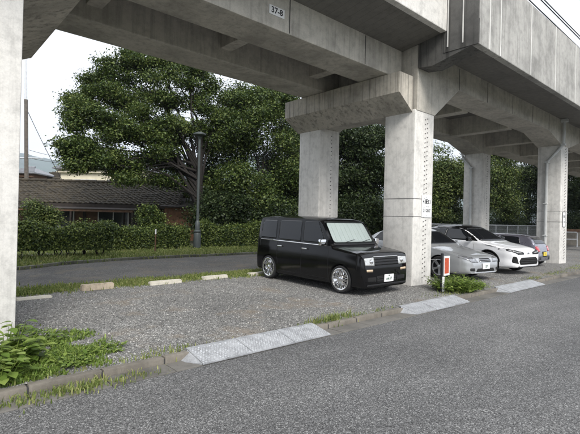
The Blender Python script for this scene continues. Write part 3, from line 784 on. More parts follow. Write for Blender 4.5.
bb.both('belt_strip', [(1.10, 1.008), (3.62, 1.030), (3.62, 1.048), (1.10, 1.026)], M['chrome'], off=.008)
for t_ in (1.80, 2.74):
    for sd_ in (-1, 1):
        hw = interp(sp['hw'], t_); y0, y1 = sorted((sd_ * (hw - .005), sd_ * (hw + .03))); bb.lbox('door_handle', (bb.X(t_) - .09, bb.X(t_) + .09, y0, y1, .885, .915), M['chrome'], bev=.01)
for sd_ in (-1, 1): bb.mirror(1.10, 1.02, M['chrome'], sd_, .17)
bm = bmesh.new()
tube(bm, [(bb.X(.93), -.45, 1.075), (bb.X(1.0), .05, 1.155)], .008, 5); tube(bm, [(bb.X(.93), .15, 1.075), (bb.X(1.0), .60, 1.15)], .008, 5); bobj('wiper', bm, M['trim'], bb.root)

# --- silver sedan/estate
sp2 = dict(L=4.62, paint=M['psilver'], k=.74, r=.32, arch=.36, wheels=(.93, 3.58), spokes=5, twin=True, sw=.026, rim=.72, rimmat=M['alloy'], rimm=1, waist=.008,
           top=[(0, .44), (.02, .56), (.06, .62), (.16, .685), (.5, .765), (1.05, .86), (1.22, .90), (1.40, .985), (1.98, 1.345), (2.2, 1.40), (2.6, 1.425), (3.1, 1.40), (3.45, 1.32), (3.95, 1.06), (4.1, 1.02), (4.5, .98), (4.56, .92), (4.62, .6)],
           belt=[(0, .60), (.3, .68), (1.1, .845), (2.2, .88), (3.6, .93), (4.62, .93)], bot=[(0, .22), (.4, .17), (4.1, .17), (4.62, .27)],
           hw=[(0, .56), (.04, .66), (.12, .75), (.3, .82), (.7, .86), (1.2, .87), (3.6, .87), (4.2, .82), (4.5, .74), (4.62, .62)])
sv = Car('sedan_car', 'silver sedan with five-spoke wheels parked between the near pillar and the white car', sp2, lot_pose(11.10, 6.82), R(-98), .008)
sv.both('window', rpoly([(1.62, .915), (2.55, .925), (2.55, 1.325), (2.05, 1.305)], .04), M['tint'])
sv.both('window', rpoly([(2.62, .925), (3.62, .975), (3.38, 1.25), (2.62, 1.325)], .05), M['tint'])
sv.patch('windscreen', 'front', rpoly([(-.70, .965), (.70, .965), (.56, 1.335), (-.56, 1.335)], .05), M['tint'], off=.008)
sv.patch('rear_window', 'rear', rpoly([(-.62, 1.09), (.62, 1.09), (.53, 1.32), (-.53, 1.32)], .05), M['tint'])
for sd_ in (-1, 1):
    q = lambda P: [(sd_ * a, b) for a, b in P]
    sv.patch('headlight', 'front', rpoly(q([(.33, .53), (.60, .535), (.82, .655), (.77, .72), (.42, .655)]), .03), M['lensd'], off=.012, thick=.03)
    sv.patch('fog_lamp', 'front', rpoly(q([(.50, .29), (.66, .30), (.66, .38), (.50, .38)]), .03), M['trim'], off=.004)
    sv.patch('tail_lamp', 'rear', rpoly(q([(.42, .78), (.68, .76), (.68, .92), (.42, .92)]), .03), M['redlens'], off=.01)
    sv.mirror(1.62, .90, M['psilver'], sd_, .18)
sv.patch('grille', 'front', rpoly([(-.28, .535), (.28, .535), (.24, .635), (-.24, .635)], .03), M['trim'], off=.006)
for z in (.56, .60): sv.patch('grille_bar', 'front', [(-.26, z - .008), (.26, z - .008), (.26, z + .008), (-.26, z + .008)], M['chrome'], off=.016)
sv.patch('intake', 'front', rpoly([(-.44, .27), (.44, .27), (.38, .36), (-.38, .36)], .02), M['under'], off=.004)
sv.plate(0, .42, 'front', M['whiteplate'], M['plateink'], [('57', .10, 0, -.015)])
for pts in ([(1.40, .27), (1.36, .62), (1.46, .90)], [(2.58, .25), (2.58, .92)], [(3.62, .95), (3.55, .70), (3.30, .42)], [(1.40, .26), (3.22, .26)]): sv.seam(pts)
sv.seam([(.2, -.58), (1.2, -.70)], views=('top',)); sv.seam([(.2, .58), (1.2, .70)], views=('top',))
sv.both('side_strip', [(1.0, .50), (3.5, .53), (3.5, .56), (1.0, .53)], M['psilver'], off=.016)
for t_ in (2.40, 3.34):
    for sd_ in (-1, 1):
        y0, y1 = sorted((sd_ * .855, sd_ * .895)); sv.lbox('door_handle', (sv.X(t_) - .09, sv.X(t_) + .09, y0, y1, .775, .805), M['psilver'])
sv.patch('front_lip', 'front', rpoly([(-.64, .215), (.64, .215), (.64, .235), (-.64, .235)], .01), M['chrome'], off=.012, thick=.03)

# --- white crossover with black roof
sp3 = dict(L=4.36, paint=M['pwhite'], k=.70, r=.345, arch=.395, wheels=(.88, 3.52), spokes=5, twin=True, sw=.028, rim=.72, rimmat=M['alloy'], rimm=1, waist=.022,
           top=[(0, .56), (.03, .70), (.10, .78), (.25, .855), (.7, .95), (1.05, 1.01), (1.2, 1.07), (1.85, 1.43), (2.05, 1.51), (2.4, 1.545), (2.9, 1.53), (3.4, 1.44), (3.9, 1.22), (4.15, 1.08), (4.25, .98), (4.36, .6)],
           belt=[(0, .74), (.3, .80), (1.1, .955), (2.2, 1.0), (3.2, 1.08), (4.0, 1.10), (4.36, 1.0)], bot=[(0, .24), (.4, .20), (4.0, .2), (4.36, .32)],
           hw=[(0, .60), (.05, .72), (.14, .80), (.35, .87), (.9, .90), (1.6, .885), (2.6, .885), (3.5, .905), (4.1, .84), (4.36, .68)])
wh = Car('crossover_car', 'white crossover with black roof and black windows, right of the silver sedan', sp3, lot_pose(13.58, 6.60), R(-98), .008)
wh.both('window', rpoly([(1.50, 1.035), (2.55, 1.055), (2.55, 1.42), (1.96, 1.41)], .04), M['tint'], off=.008)
wh.both('window', rpoly([(2.60, 1.06), (3.40, 1.15), (3.25, 1.34), (2.60, 1.42)], .05), M['tint'], off=.008)
wh.both('pillar_trim', rpoly([(1.28, 1.015), (2.2, 1.02), (3.2, 1.10), (3.85, 1.18), (3.5, 1.385), (2.9, 1.50), (2.3, 1.515), (1.92, 1.445)], .02), M['pblack'], off=.003)
wh.patch('windscreen_edge', 'front', rpoly([(-.83, 1.03), (.83, 1.03), (.67, 1.47), (-.67, 1.47)], .03), M['pblack'], off=.005)
wh.patch('windscreen', 'front', rpoly([(-.74, 1.06), (.74, 1.06), (.55, 1.42), (-.55, 1.42)], .05), M['tint'], off=.010)
wh.patch('roof_panel', 'top', rpoly([(1.86, -.66), (3.6, -.64), (3.6, .64), (1.86, .66)], .06), M['pblack'], off=.004)
wh.patch('rear_window', 'rear', rpoly([(-.6, 1.14), (.6, 1.14), (.5, 1.40), (-.5, 1.40)], .05), M['tint'])
for sd_ in (-1, 1):
    q = lambda P: [(sd_ * a, b) for a, b in P]
    wh.patch('headlight', 'front', rpoly(q([(.26, .655), (.60, .655), (.87, .78), (.86, .84), (.55, .775), (.26, .725)]), .015), M['trim'], off=.012, thick=.03)
    wh.patch('light_strip', 'front', rpoly(q([(.40, .70), (.60, .71), (.76, .775), (.74, .785), (.58, .73), (.40, .72)]), .005), M['lens'], off=.018, thick=.02)
    wh.patch('intake', 'front', rpoly(q([(.58, .36), (.78, .40), (.76, .60), (.66, .58)]), .03), M['under'], off=.004)
    wh.patch('tail_lamp', 'rear', rpoly(q([(.5, .85), (.8, .85), (.8, .98), (.5, .95)]), .03), M['redlens'], off=.01)
    wh.mirror(1.52, 1.0, M['pblack'], sd_, .2)
wh.patch('grille', 'front', rpoly([(-.50, .33), (.50, .33), (.56, .45), (.44, .56), (-.44, .56), (-.56, .45)], .03), M['under'], off=.006)
for z in (.39, .45, .51): wh.patch('grille_bar', 'front', [(-.50, z - .008), (.50, z - .008), (.50, z + .008), (-.50, z + .008)], M['trim'], off=.018)
wh.patch('front_lip', 'front', rpoly([(-.60, .245), (.60, .245), (.58, .275), (-.58, .275)], .01), M['trim'], off=.02, thick=.03)
wh.patch('emblem', 'front', rpoly([(-.06, .67), (.06, .67), (.06, .73), (-.06, .73)], .028), M['chrome'], off=.018)
for pts in ([(1.45, .33), (1.42, .7), (1.42, 1.01)], [(2.58, .30), (2.58, 1.05)], [(3.3, 1.12), (3.2, .8), (3.0, .45)]): wh.seam(pts)
wh.seam([(.28, -.70), (1.15, -.78)], views=('top',)); wh.seam([(.28, .70), (1.15, .78)], views=('top',))
wh.both('hood_vent', rpoly([(.62, .855), (.98, .90), (.98, .92), (.62, .88)], .01), M['trim'], off=.004)
for tw in sp3['wheels']:      # dark wheel-arch cladding
    for v_ in ('right', 'left'):
        arc = [(tw + .425 * math.cos(a), .345 + .425 * math.sin(a)) for a in [R(8 + 164 * k / 14) for k in range(15)]]
        arc += [(tw + .393 * math.cos(a), .345 + .393 * math.sin(a)) for a in [R(172 - 164 * k / 14) for k in range(15)]]
        wh.patch('arch_trim', v_, arc, M['trim'], off=.008, thick=.015)
# --- small lilac-grey car, tail to the road
sp4 = dict(L=3.4, paint=M['pgrey'], k=.80, r=.28, arch=.32, wheels=(.70, 2.92), spokes=6, sw=.03, rim=.72, rimm=1,
           top=[(0, .5), (.04, .68), (.2, .80), (.7, .90), (.85, .95), (1.35, 1.34), (1.6, 1.40), (2.4, 1.40), (2.95, 1.33), (3.12, 1.20), (3.26, .95), (3.33, .82), (3.4, .5)],
           belt=[(0, .7), (.8, .88), (3.4, .93)], bot=[(0, .22), (.4, .18), (3.0, .18), (3.4, .25)],
           hw=[(0, .52), (.1, .66), (.35, .72), (3.0, .72), (3.25, .68), (3.4, .56)])
ke = Car('kei_car', 'small lilac-grey car showing its tail and yellow plate, beside the far pillar', sp4, lot_pose(16.38, 6.78), R(90), -.008)
ke.root.scale = (.877, .877, .77)
ke.both('window', rpoly([(1.15, .93), (1.9, .94), (1.9, 1.31), (1.45, 1.30)], .04), M['tint'])
ke.both('window', rpoly([(1.96, .94), (2.75, .97), (2.65, 1.27), (1.96, 1.31)], .04), M['tint'])
ke.patch('windscreen', 'front', rpoly([(-.58, .98), (.58, .98), (.5, 1.32), (-.5, 1.32)], .04), M['tint'])
ke.patch('rear_window', 'rear', rpoly([(-.52, .98), (.52, .98), (.46, 1.28), (-.46, 1.28)], .05), M['tint'])
for sd_ in (-1, 1):
    q = lambda P: [(sd_ * a, b) for a, b in P]
    ke.patch('tail_lamp', 'rear', rpoly(q([(.40, .66), (.64, .66), (.66, .90), (.46, .90)]), .03), M['redlens'], off=.012)
    ke.patch('headlight', 'front', rpoly(q([(.3, .58), (.56, .6), (.58, .72), (.36, .7)]), .03), M['lens'], off=.012)
    ke.patch('bumper_vent', 'rear', rpoly(q([(.36, .30), (.56, .32), (.54, .42), (.36, .40)]), .02), M['trim'])
    ke.mirror(1.12, .92, M['pgrey'], sd_, .15)
ke.plate(-.02, .55, 'rear', M['yplate'], M['ink'], [('5', .10, .02, -.01)])
ke.patch('plate_recess', 'rear', rpoly([(-.24, .44), (.2, .44), (.2, .66), (-.24, .66)], .02), M['trim'], off=.004)
ke.patch('bumper_gap', 'rear', [(-.56, .42), (.56, .42), (.56, .435), (-.56, .435)], M['under'], off=.003)

# ------------------------------------------------------------------ lamp post, utility pole, wires
p = atz(197, 248, .19)
t = thing('lamp_post', 'slender grey-green park lamp post with a thick base and flat round head', 'lamp post', (p.x, p.y, .15))
bm = bmesh.new(); lathe(bm, [(.16, 0), (.155, .62), (.13, .68), (.15, .70), (.15, .76), (.10, .80), (.095, 1.12), (.07, 1.16), (.06, 1.2)], 'z', 16); bobj('base', bm, M['lamp'], t, 40)
tubeo('pole', [(0, 0, 1.15), (0, 0, 2.4), (0, 0, 4.65)], [.06, .055, .05], M['lamp'], t, 12)
bm = bmesh.new(); lathe(bm, [(.001, 4.60), (.06, 4.62), (.09, 4.72), (.20, 4.78), (.27, 4.80), (.27, 4.85), (.10, 4.92), (.001, 4.93)], 'z', 18); bobj('lamp_head', bm, M['lamp'], t, 40)
p = atd(28, 190, 31); zb = .0
t = thing('utility_pole', 'tall weathered utility pole rising behind the old house', 'utility pole', (p.x, p.y, -.03))
tp = atd(26, 100, 31); t2 = atd(26, 30, 31); o_ = Vector((p.x, p.y, -.03))
tubeo('pole', [(0, 0, 0), tuple(tp - o_ - Vector((0, 0, 0)))], [.15, .12], M['polewood'], t, 12)
tubeo('pole_top', [tuple(tp - o_ - Vector((0, 0, .05))), tuple(t2 - o_)], [.085, .075], M['galv'], t, 10)
bm = bmesh.new(); q = tp - o_; tube(bm, [(q.x, q.y, q.z - .12), (q.x, q.y, q.z + .03)], [.13, .12], 12); bobj('collar', bm, M['polewood'], t)
bm = bmesh.new(); q = atd(29, 158, 31) - o_
tube(bm, [q + _r0 * -1.0, q + _r0 * 1.0], .05, 6); bobj('cross_arm', bm, M['galv'], t)
rp = Vector(atd(26, 62, 31)); q = Vector(atd(64, 172, 40))
def wire(name, label, a, b, sag, rad=.012, n=14):
    a, b = Vector(a), Vector(b)
    pts = [a.lerp(b, k / n) - Vector((0, 0, sag * 4 * (k / n) * (1 - k / n))) for k in range(n + 1)]
    bm = bmesh.new(); tube(bm, pts, rad, 5); return tag(bobj(name, bm, M['ink']), label, 'cable', 'overhead wires')
wire('guy_wire', 'guy wire running down from the utility pole, wrapped in creeper', atd(28, 112, 31), atd(62, 180, 33), .1, .02)
for i, (y0, y1, lab) in enumerate(((150, 158, 'upper overhead wire running right from the utility pole'), (158, 161, 'lower overhead wire running right from the utility pole'))):
    wire('overhead_wire', lab, atd(29, y0, 31), atd(95, y1, 44), .3, .014)
for i, (y, z, lab) in enumerate(((5.0, 8.25, 'lowest overhead line above the right parapet'), (5.0, 8.6, 'middle overhead line above the right parapet'), (5.2, 9.0, 'topmost overhead line above the right parapet'))):
    wire('overhead_line', lab, (8, y, z), (70, y + .3, z - .1), .1, .018, 20)

# ------------------------------------------------------------------ foliage builders
def leaf_quads(P, N, size, rng, aspect=.55, fold=.25):
    n = len(P); N = N / np.maximum(np.linalg.norm(N, axis=1, keepdims=True), 1e-6)
    a = rng.normal(size=(n, 3)); a -= N * np.sum(a * N, axis=1, keepdims=True); a /= np.maximum(np.linalg.norm(a, axis=1, keepdims=True), 1e-6)
    b = np.cross(N, a); s_ = (size * rng.uniform(.6, 1.3, size=(n, 1)))
    up = N * s_ * fold * .5
    return np.stack([P - a * s_ * .5, P - b * s_ * aspect * .5 + up, P + a * s_ * .5, P + b * s_ * aspect * .5 + up], axis=1)
def clumped(lobes, per, k, spread, rng, shell=.55):
    Ps, Ns, cl = [], [], []
    for (cx, cy, cz, rx, ry, rz) in lobes:
        d = rng.normal(size=(k, 3)); d /= np.linalg.norm(d, axis=1, keepdims=True)
        rad = shell + (1 - shell) * rng.random((k, 1)) ** .7
        c = np.array([cx, cy, cz]) + d * rad * np.array([rx, ry, rz]); cl.append(c)
        o_ = rng.normal(size=(k, per, 3)) * np.array([spread, spread, spread * .55])
        P = (c[:, None, :] + o_).reshape(-1, 3)
        N = (np.repeat(d, per, axis=0) * .5 + rng.normal(size=(k * per, 3)) * .55 + np.array([0, 0, .75]))
        Ps.append(P); Ns.append(N)
    return np.concatenate(Ps), np.concatenate(Ns), cl
def tree(name, label, base, height, lobes, mat, per=34, k=40, spread=.28, size=.16, seed=1, trunk_r=.18, group=None, bark=True, shell=.5):
    rng = np.random.default_rng(seed); bx, by = base; bz = .1
    t = thing(name, label, 'tree', (bx, by, bz), group=group)
    L = [(cx - bx, cy - by, cz - bz, rx, ry, rz) for cx, cy, cz, rx, ry, rz in lobes]
    P, N, cl = clumped(L, per, k, spread, rng, shell)
    ok = P[:, 2] > .05; P, N = P[ok], N[ok]
    me = raw_mesh('crown', leaf_quads(P, N, size, rng), 4); me.materials.append(mat); mesh_obj('crown', me, None, t)
    bm = bmesh.new(); fork = height * .35
    tube(bm, [(0, 0, -.15), (.03, 0, fork * .5), (-.04, .05, fork), (0, .0, height * .72)], [trunk_r * 1.25, trunk_r, trunk_r * .85, trunk_r * .3], 9)
    for li, (l, c) in enumerate(zip(L, cl)):
        if len(L) > 40 and li % 5: continue
        f = random.uniform(.55, 1.3) * fork; s_ = Vector((0, 0, f)); e = Vector(l[:3])
        ln = (e - s_).length; jit = lambda k: Vector((random.uniform(-k, k), random.uniform(-k, k), random.uniform(-k * .4, k)))
        m1 = s_.lerp(e, .3) + Vector((0, 0, ln * .10)) + jit(ln * .07); mid = s_.lerp(e, .6) + Vector((0, 0, ln * .07)) + jit(ln * .09)
        tube(bm, [s_, m1, mid, e], [trunk_r * .34, trunk_r * .24, trunk_r * .15, trunk_r * .06], 6)
        for q in c[:10]:
            q = Vector(q); m_ = e.lerp(q, .5) + Vector((0, 0, -.08)); tube(bm, [e.lerp(s_, random.uniform(0, .3)), m_, q], [trunk_r * .12, trunk_r * .08, .008], 4)
    bobj('trunk', bm, M['bark'], t, 60)
    return t
def split_lobes(rows, seed, n=5):
    rg = random.Random(seed); out = []
    for r in rows:
        for _ in range(n): out.append((r[0] + rg.uniform(-.8, .8) * r[3], r[1] + rg.uniform(-.7, .7) * r[3], r[2] + rg.uniform(-.8, .8), r[3] * rg.uniform(.5, .8), .38))
    return out
def lobes_px(rows, seed):
    """lobes from rows (px, py, depth, radius px, [flatten]) -> world ellipsoids"""
    out = []
    for r in rows:
        px, py, D, rp = r[:4]; fl = r[4] if len(r) > 4 else .75
        c = atd(px, py, D); rr = rp * D / FPX; out.append((c.x, c.y, c.z, rr, rr, rr * fl))
    return out
def fill_lobes(n, px, py, D, sx, sy, sD, rp, seed, fl=.75):
    rg = random.Random(seed); out = []
    for _ in range(n):
        while True:
            a, b = rg.uniform(-1, 1), rg.uniform(-1, 1)
            if a * a + b * b < 1: break
        out.append((px + a * sx, py + b * sy, D + rg.uniform(-sD, sD), rp * rg.uniform(.7, 1.25), fl))
    return out
# large broadleaf tree
base = atd(199, 220, 22.5)
rows = [(74, 100, 21.5, 7, .4), (72, 150, 20, 8, .35), (76, 163, 20, 8, .35), (80, 108, 21, 10, .4), (92, 96, 22, 13), (84, 118, 21, 14, .5), (104, 82, 22, 17), (120, 70, 23, 17), (138, 60, 23, 14), (160, 62, 23.5, 20), (185, 68, 23.5, 20), (205, 78, 23, 20), (120, 104, 21.5, 24), (150, 92, 22, 26), (182, 98, 22.5, 26), (212, 104, 23, 24),
        (100, 156, 20.5, 13, .3), (88, 148, 20.3, 11, .3), (118, 140, 21, 24, .55), (148, 132, 21.5, 26), (180, 136, 22, 26), (212, 136, 23, 24), (124, 170, 20.5, 16, .4), (140, 166, 21.5, 24, .6), (170, 172, 22.5, 22, .6), (230, 112, 24, 18), (150, 110, 24, 30), (190, 118, 24.5, 30), (100, 126, 21, 18, .5), (164, 150, 24, 26)]
tree('broadleaf_tree', 'tall spreading broadleaf tree overhanging the tiled roof behind the hedge', (base.x, base.y), 9, lobes_px(split_lobes(rows, 2), 1), M['leafA'], per=40, k=25, spread=.25, size=.125, seed=3, trunk_r=.24, shell=.1)
defs = [('dark leafy tree behind the lamp post, right of the tall tree', 262, 24, fill_lobes(30, 252, 165, 24, 42, 58, 1.8, 18, 5) + fill_lobes(14, 258, 104, 24, 34, 16, 1.5, 12, 15) + fill_lobes(9, 214, 190, 25, 18, 20, 1.0, 14, 16), 'leafA', .13, 44),
        ('dense evergreen tree behind the black car, left of the rear pillar', 300, 27, fill_lobes(20, 296, 172, 27, 26, 44, 1.5, 20, 6), 'leafD', .14, 52),
        ('evergreen tree seen in the gap between the two near pillars', 355, 26, fill_lobes(22, 362, 186, 26, 30, 46, 1.5, 19, 7) + fill_lobes(12, 362, 138, 26, 26, 10, 1.5, 12, 17), 'leafD', .15, 50),
        ('bright green tree right of the near pillar', 445, 31, fill_lobes(22, 440, 184, 31, 26, 38, 1.6, 17, 8), 'leafM', .15, 60),
        ('mid green tree left of the far pillar with a thin bare trunk', 503, 38, fill_lobes(20, 498, 176, 38, 26, 34, 1.6, 15, 9), 'leafM', .16, 56),
        ('dark bushy tree close to the left side of the far pillar', 527, 42, fill_lobes(16, 528, 182, 42, 20, 36, 1.6, 14, 10), 'leafD', .16, 50),
        ('dark tree beyond the far pillar at the right edge', 582, 38, fill_lobes(20, 585, 178, 38, 24, 36, 1.6, 14, 12), 'leafD', .16, 50)]
for i, (lab, px, D, rows, mt, size, per) in enumerate(defs):
    b = atd(px, 222, D)
    tree('background_tree', lab, (b.x, b.y), 6.5, lobes_px(rows, i), M[mt], per=per, k=42, spread=.30, size=size, seed=20 + i, trunk_r=.15, group='trees behind the viaduct')
# evergreen shrubs that close the view below the crowns
shr = [(215, 222, 21.5, 'dark shrub behind the lamp post base'), (240, 216, 22, 'dark shrub right of the lamp post'), (275, 214, 22, 'dark shrub behind the tail of the black car'), (310, 212, 24, 'dark shrub behind the roof of the black car'),
       (350, 214, 24, 'dark shrub between the two near pillars'), (380, 212, 25, 'dark shrub at the left edge of the near pillar'), (440, 208, 32, 'dark shrub just right of the near pillar'), (470, 208, 35, 'dark shrub behind the rear pillar with the downpipe'), (500, 208, 39, 'dark shrub above the mesh fence, left one'), (524, 208, 42, 'dark shrub above the mesh fence, next to the far pillar'), (578, 212, 36, 'dark shrub at the right edge behind the railing')]
for i, (px, py, D, lab) in enumerate(shr):
    b = atd(px, 226, D); rng = np.random.default_rng(60 + i)
    t = thing('shrub', lab, 'shrub', (b.x, b.y, .12), group='dark shrubs under the trees')
    rr = 27 * D / FPX; L = [(random.uniform(-1, 1) * rr * .5, random.uniform(-1, 1) * rr * .4, random.uniform(.6, 2.1), rr * .62, rr * .62, .8) for _ in range(9)]
    P, N, cl = clumped(L, 40, 44, .25, rng, .4); ok = P[:, 2] > 0
    me = raw_mesh('foliage', leaf_quads(P[ok], N[ok], .13, rng), 4); me.materials.append(M['leafD']); mesh_obj('foliage', me, None, t)
    bm = bmesh.new()
    for l in L: tube(bm, [(l[0] * .2, l[1] * .2, -.1), (l[0] * .7, l[1] * .7, l[2] * .6), l[:3]], [.05, .03, .015], 5)
    bobj('stem', bm, M['bark'], t)
# unseen trees added past the left edge for the black car to reflect
for i, (x, y, src, lab) in enumerate(((-9, 15, 0, 'unseen leafy tree added for reflections, nearest the left pillar'), (-14, 9, 1, 'unseen leafy tree added for reflections, beside the path to the left'), (-16, 3, 2, 'unseen leafy tree added for reflections, far left by the road'))):
    srcs = [o_ for o_ in S.objects if o_.name.startswith('background_tree') and o_.parent is None]
    c_ = copy_tree(srcs[src]); c_.location = (x, y, .1); c_.rotation_euler = (0, 0, i * 1.3); c_['label'] = lab; c_['group'] = 'unseen trees added for reflections'
def hedge(label, a, b, h, depth, seed, n, z0, mat, size=.085, stems=7):
    rng = np.random.default_rng(seed); a, b = Vector((*a, 0)), Vector((*b, 0)); d = (b - a); L = d.length; d.normalize(); nrm = Vector((-d.y, d.x, 0))
    t = thing('hedge', label, 'hedge', (a.x, a.y, .15), math.atan2(d.y, d.x))
    u = rng.random(n) * L; face = rng.random(n); y = np.empty(n); z = np.empty(n)
    wob = .09 * np.sin(u * 2.3 + seed) + .06 * np.sin(u * 5.1)
    top = h + wob
    m1 = face < .42; m2 = (face >= .42) & (face < .72); m3 = ~(m1 | m2)
    bl = .05 * np.sin(u * 3.1 + 1)
    y[m1] = rng.normal(0, .05, m1.sum()) + bl[m1]; z[m1] = z0 + rng.random(m1.sum()) * (top[m1] - z0)
    y[m2] = rng.random(m2.sum()) * depth; z[m2] = top[m2] + rng.normal(0, .05, m2.sum()) + (rng.random(m2.sum()) > .93) * rng.random(m2.sum()) * .18
    y[m3] = rng.random(m3.sum()) * depth; z[m3] = z0 + rng.random(m3.sum()) * (top[m3] - z0)
    P = np.stack([u, y, z], 1); N = rng.normal(size=(n, 3)) * .6; N[m1] += np.array([0, -.8, .3]); N[m2] += np.array([0, 0, 1.0])
    me = raw_mesh('foliage', leaf_quads(P, N, size, rng), 4); me.materials.append(mat); mesh_obj('foliage', me, None, t)
    for k in range(stems):
        bm = bmesh.new(); x = (k + .5) * L / stems + random.uniform(-.1, .1)
        for j in range(4):
            tube(bm, [(x + random.uniform(-.04, .04), depth * .4, -.05), (x + random.uniform(-.15, .15), depth * .4, z0 * .7), (x + random.uniform(-.35, .35), depth * .45 + random.uniform(-.15, .15), h * .8)], [.022, .017, .008], 5)
        bobj('stem', bm, M['bark'], t)
    return t
hedge('clipped green hedge on bare stems at the left, beside the left pillar', (1.3, 14.55), (5.05, 14.1), .93, .8, 31, 34000, .26, M['leafH'], .075, 8)
hedge('clipped dark green hedge in front of the old house, left of the lamp post', (5.3, 15.75), (9.3, 16.9), .80, .8, 32, 30000, .05, M['leafH'], .08, 8)
hedge('dark hedge between the lamp post and the tail of the black car', (9.6, 16.6), (13.2, 15.4), .95, .9, 33, 28000, .05, M['leafH'], .085, 7)
# bushes before the house
def bush(label, px, py, D, rp, zt, mat, seed, size=.1):
    b = atd(px, py, D); rng = np.random.default_rng(seed)
    t = thing('bush', label, 'bush', (b.x, b.y, .12)); rr = rp * D / FPX
    L = [(random.uniform(-.6, .6) * rr, random.uniform(-.4, .4) * rr, zt * random.uniform(.5, .85), rr * .55, rr * .5, zt * .25) for _ in range(8)]
    P, N, cl = clumped(L, 24, 34, .14, rng, .5); me = raw_mesh('foliage', leaf_quads(P, N, size, rng), 4); me.materials.append(mat); mesh_obj('foliage', me, None, t)
    bm = bmesh.new()
    for l in L: tube(bm, [(l[0] * .15, l[1] * .15, -.1), (l[0] * .6, l[1] * .6, l[2] * .6), l[:3]], [.035, .025, .01], 5)
    bobj('stem', bm, M['bark'], t)
bush('light green bush above the left hedge in front of the tiled house', 42, 215, 20, 15, 2.0, M['leafM'], 71)
bush('leafy shrub in front of the house end, left of the lamp post', 150, 222, 20, 14, 1.75, M['leafH'], 72)
p = atz(155, 252, .19)
t = thing('garden_stake', 'thin reddish stake with white top standing before the hedge', 'stake', (p.x, p.y, .12))
tubeo('stake', [(0, 0, 0), (.01, 0, .72)], [.028, .024], M['wood'], t, 7); tubeo('stake_cap', [(.01, 0, .721), (.012, 0, .9)], [.027, .024], M['whiteplate'], t, 7)

# ------------------------------------------------------------------ houses
ang = math.atan2(_r0.y, _r0.x)
def frame_at(px, py, D, rz=0):
    p = atd(px, py, D); return Vector((p.x, p.y, -.03)), ang + rz
# old house: local x to the right in the picture, local -y towards the camera
loc, rz = frame_at(186, 205, 26.5, R(4))
H_ = thing('tiled_house', 'low old timber house with a mossy brown tiled roof behind the hedge', 'house', loc, rz)
LH, rh, eh, dp = 12.5, 3.42, 2.12, 2.3
def hpart(name, dims, mat, bev=0): return boxo(name, dims, mat, H_, bev)
hpart('wall', (-LH + .3, -.35, -dp + .7, dp - .7, 0, eh + .1), M['wood'])
bm = bmesh.new()   # gable wall triangle
prism_yz(bm, [(-dp + .7, eh + .1), (dp - .7, eh + .1), (0, rh - .22)], -.55, -.36); bobj('gable', bm, M['wood'], H_)
for sg in (-1, 1):
    bm = bmesh.new(); prism_yz(bm, [(0, rh), (0, rh - .1), (sg * dp, eh - .1), (sg * dp, eh)], -LH, 0); ro = bobj('roof', bm, M['woodd'], H_)
    bm = bmesh.new(); nr, ncol = 11, 46
    sl = math.hypot(dp, rh - eh); dy, dz = sg * dp / sl, -(rh - eh) / sl
    for r_ in range(nr):
        for c_ in range(ncol):
            x0 = -LH - .05 + c_ * (LH + .1) / ncol; w_ = (LH + .1) / ncol; s0 = r_ * sl / nr; s1 = s0 + sl / nr + .05
            j = random.uniform(-.012, .012)
            rows_ = []
            for s_, lift in ((s0, .015), (s1, .06)):
                ptsr = []
                for f_, hh in ((0, .0), (.25, .045), (.5, .05), (.75, .02), (1.02, -.005)):
                    ptsr.append(bm.verts.new((x0 + w_ * f_, dy * s_, rh + dz * s_ + lift + hh + j)))
                rows_.append(ptsr)
            for i in range(4): bm.faces.new((rows_[0][i], rows_[0][i + 1], rows_[1][i + 1], rows_[1][i]))
            bt = [bm.verts.new((v.co.x, v.co.y, v.co.z - .045)) for v in rows_[1]]
            for i in range(4): bm.faces.new((rows_[1][i], rows_[1][i + 1], bt[i + 1], bt[i]))
    tl = bobj('roof_tiles', bm, M['tile'], ro); tl['kind'] = 'stuff'
k = 0
x = -LH
while x < 0:
    tubeo('ridge_tile', [(x, 0, rh + .06), (x + .47, 0, rh + .075)], .11, M['tile'], H_, 8); x += .48
hpart('fascia', (-LH, 0, -dp - .03, -dp + .01, eh - .2, eh - .02), M['woodd'])
hpart('barge_board', (-.02, .03, -dp, 0, eh + .0, eh + .02), M['wood'])
for x in (-10.8, -7.6, -4.6):
    f_ = hpart('window', (x, x + 1.7, -dp + .62, -dp + .69, .75, 1.75), M['frame'])
    for j in range(2): boxo('pane', (x + .06 + j * .82, x + .82 + j * .82, -dp + .60, -dp + .618, .82, 1.68), M['glassd'], f_)
hpart('door', (-2.9, -2.0, -dp + .64, -dp + .69, 0, 1.85), M['woodd'])
for x in (-12, -8.6, -5.4, -3.2, -1.2): hpart('post', (x, x + .12, -dp + .60, -dp + .695, 0, eh - .1), M['woodd'])
# lean-to canopy under the eave
bm = bmesh.new(); prism_yz(bm, [(-dp + .6, 1.98), (-dp - .7, 1.80), (-dp - .7, 1.84), (-dp + .6, 2.03)], -9.2, -2.2); bobj('canopy', bm, M['woodd'], H_)
hpart('beam', (-9.1, -2.3, -dp - .66, -dp - .58, 1.68, 1.795), M['wood'])
tubeo('brace', [(-8.9, -dp - .62, 1.72), (-8.1, -dp - .62, .9)], .07, M['frame'], H_, 8)
for x in (-9.0, -5.6, -2.4): hpart('canopy_post', (x, x + .09, -dp - .66, -dp - .57, 0, 1.68), M['woodd'])
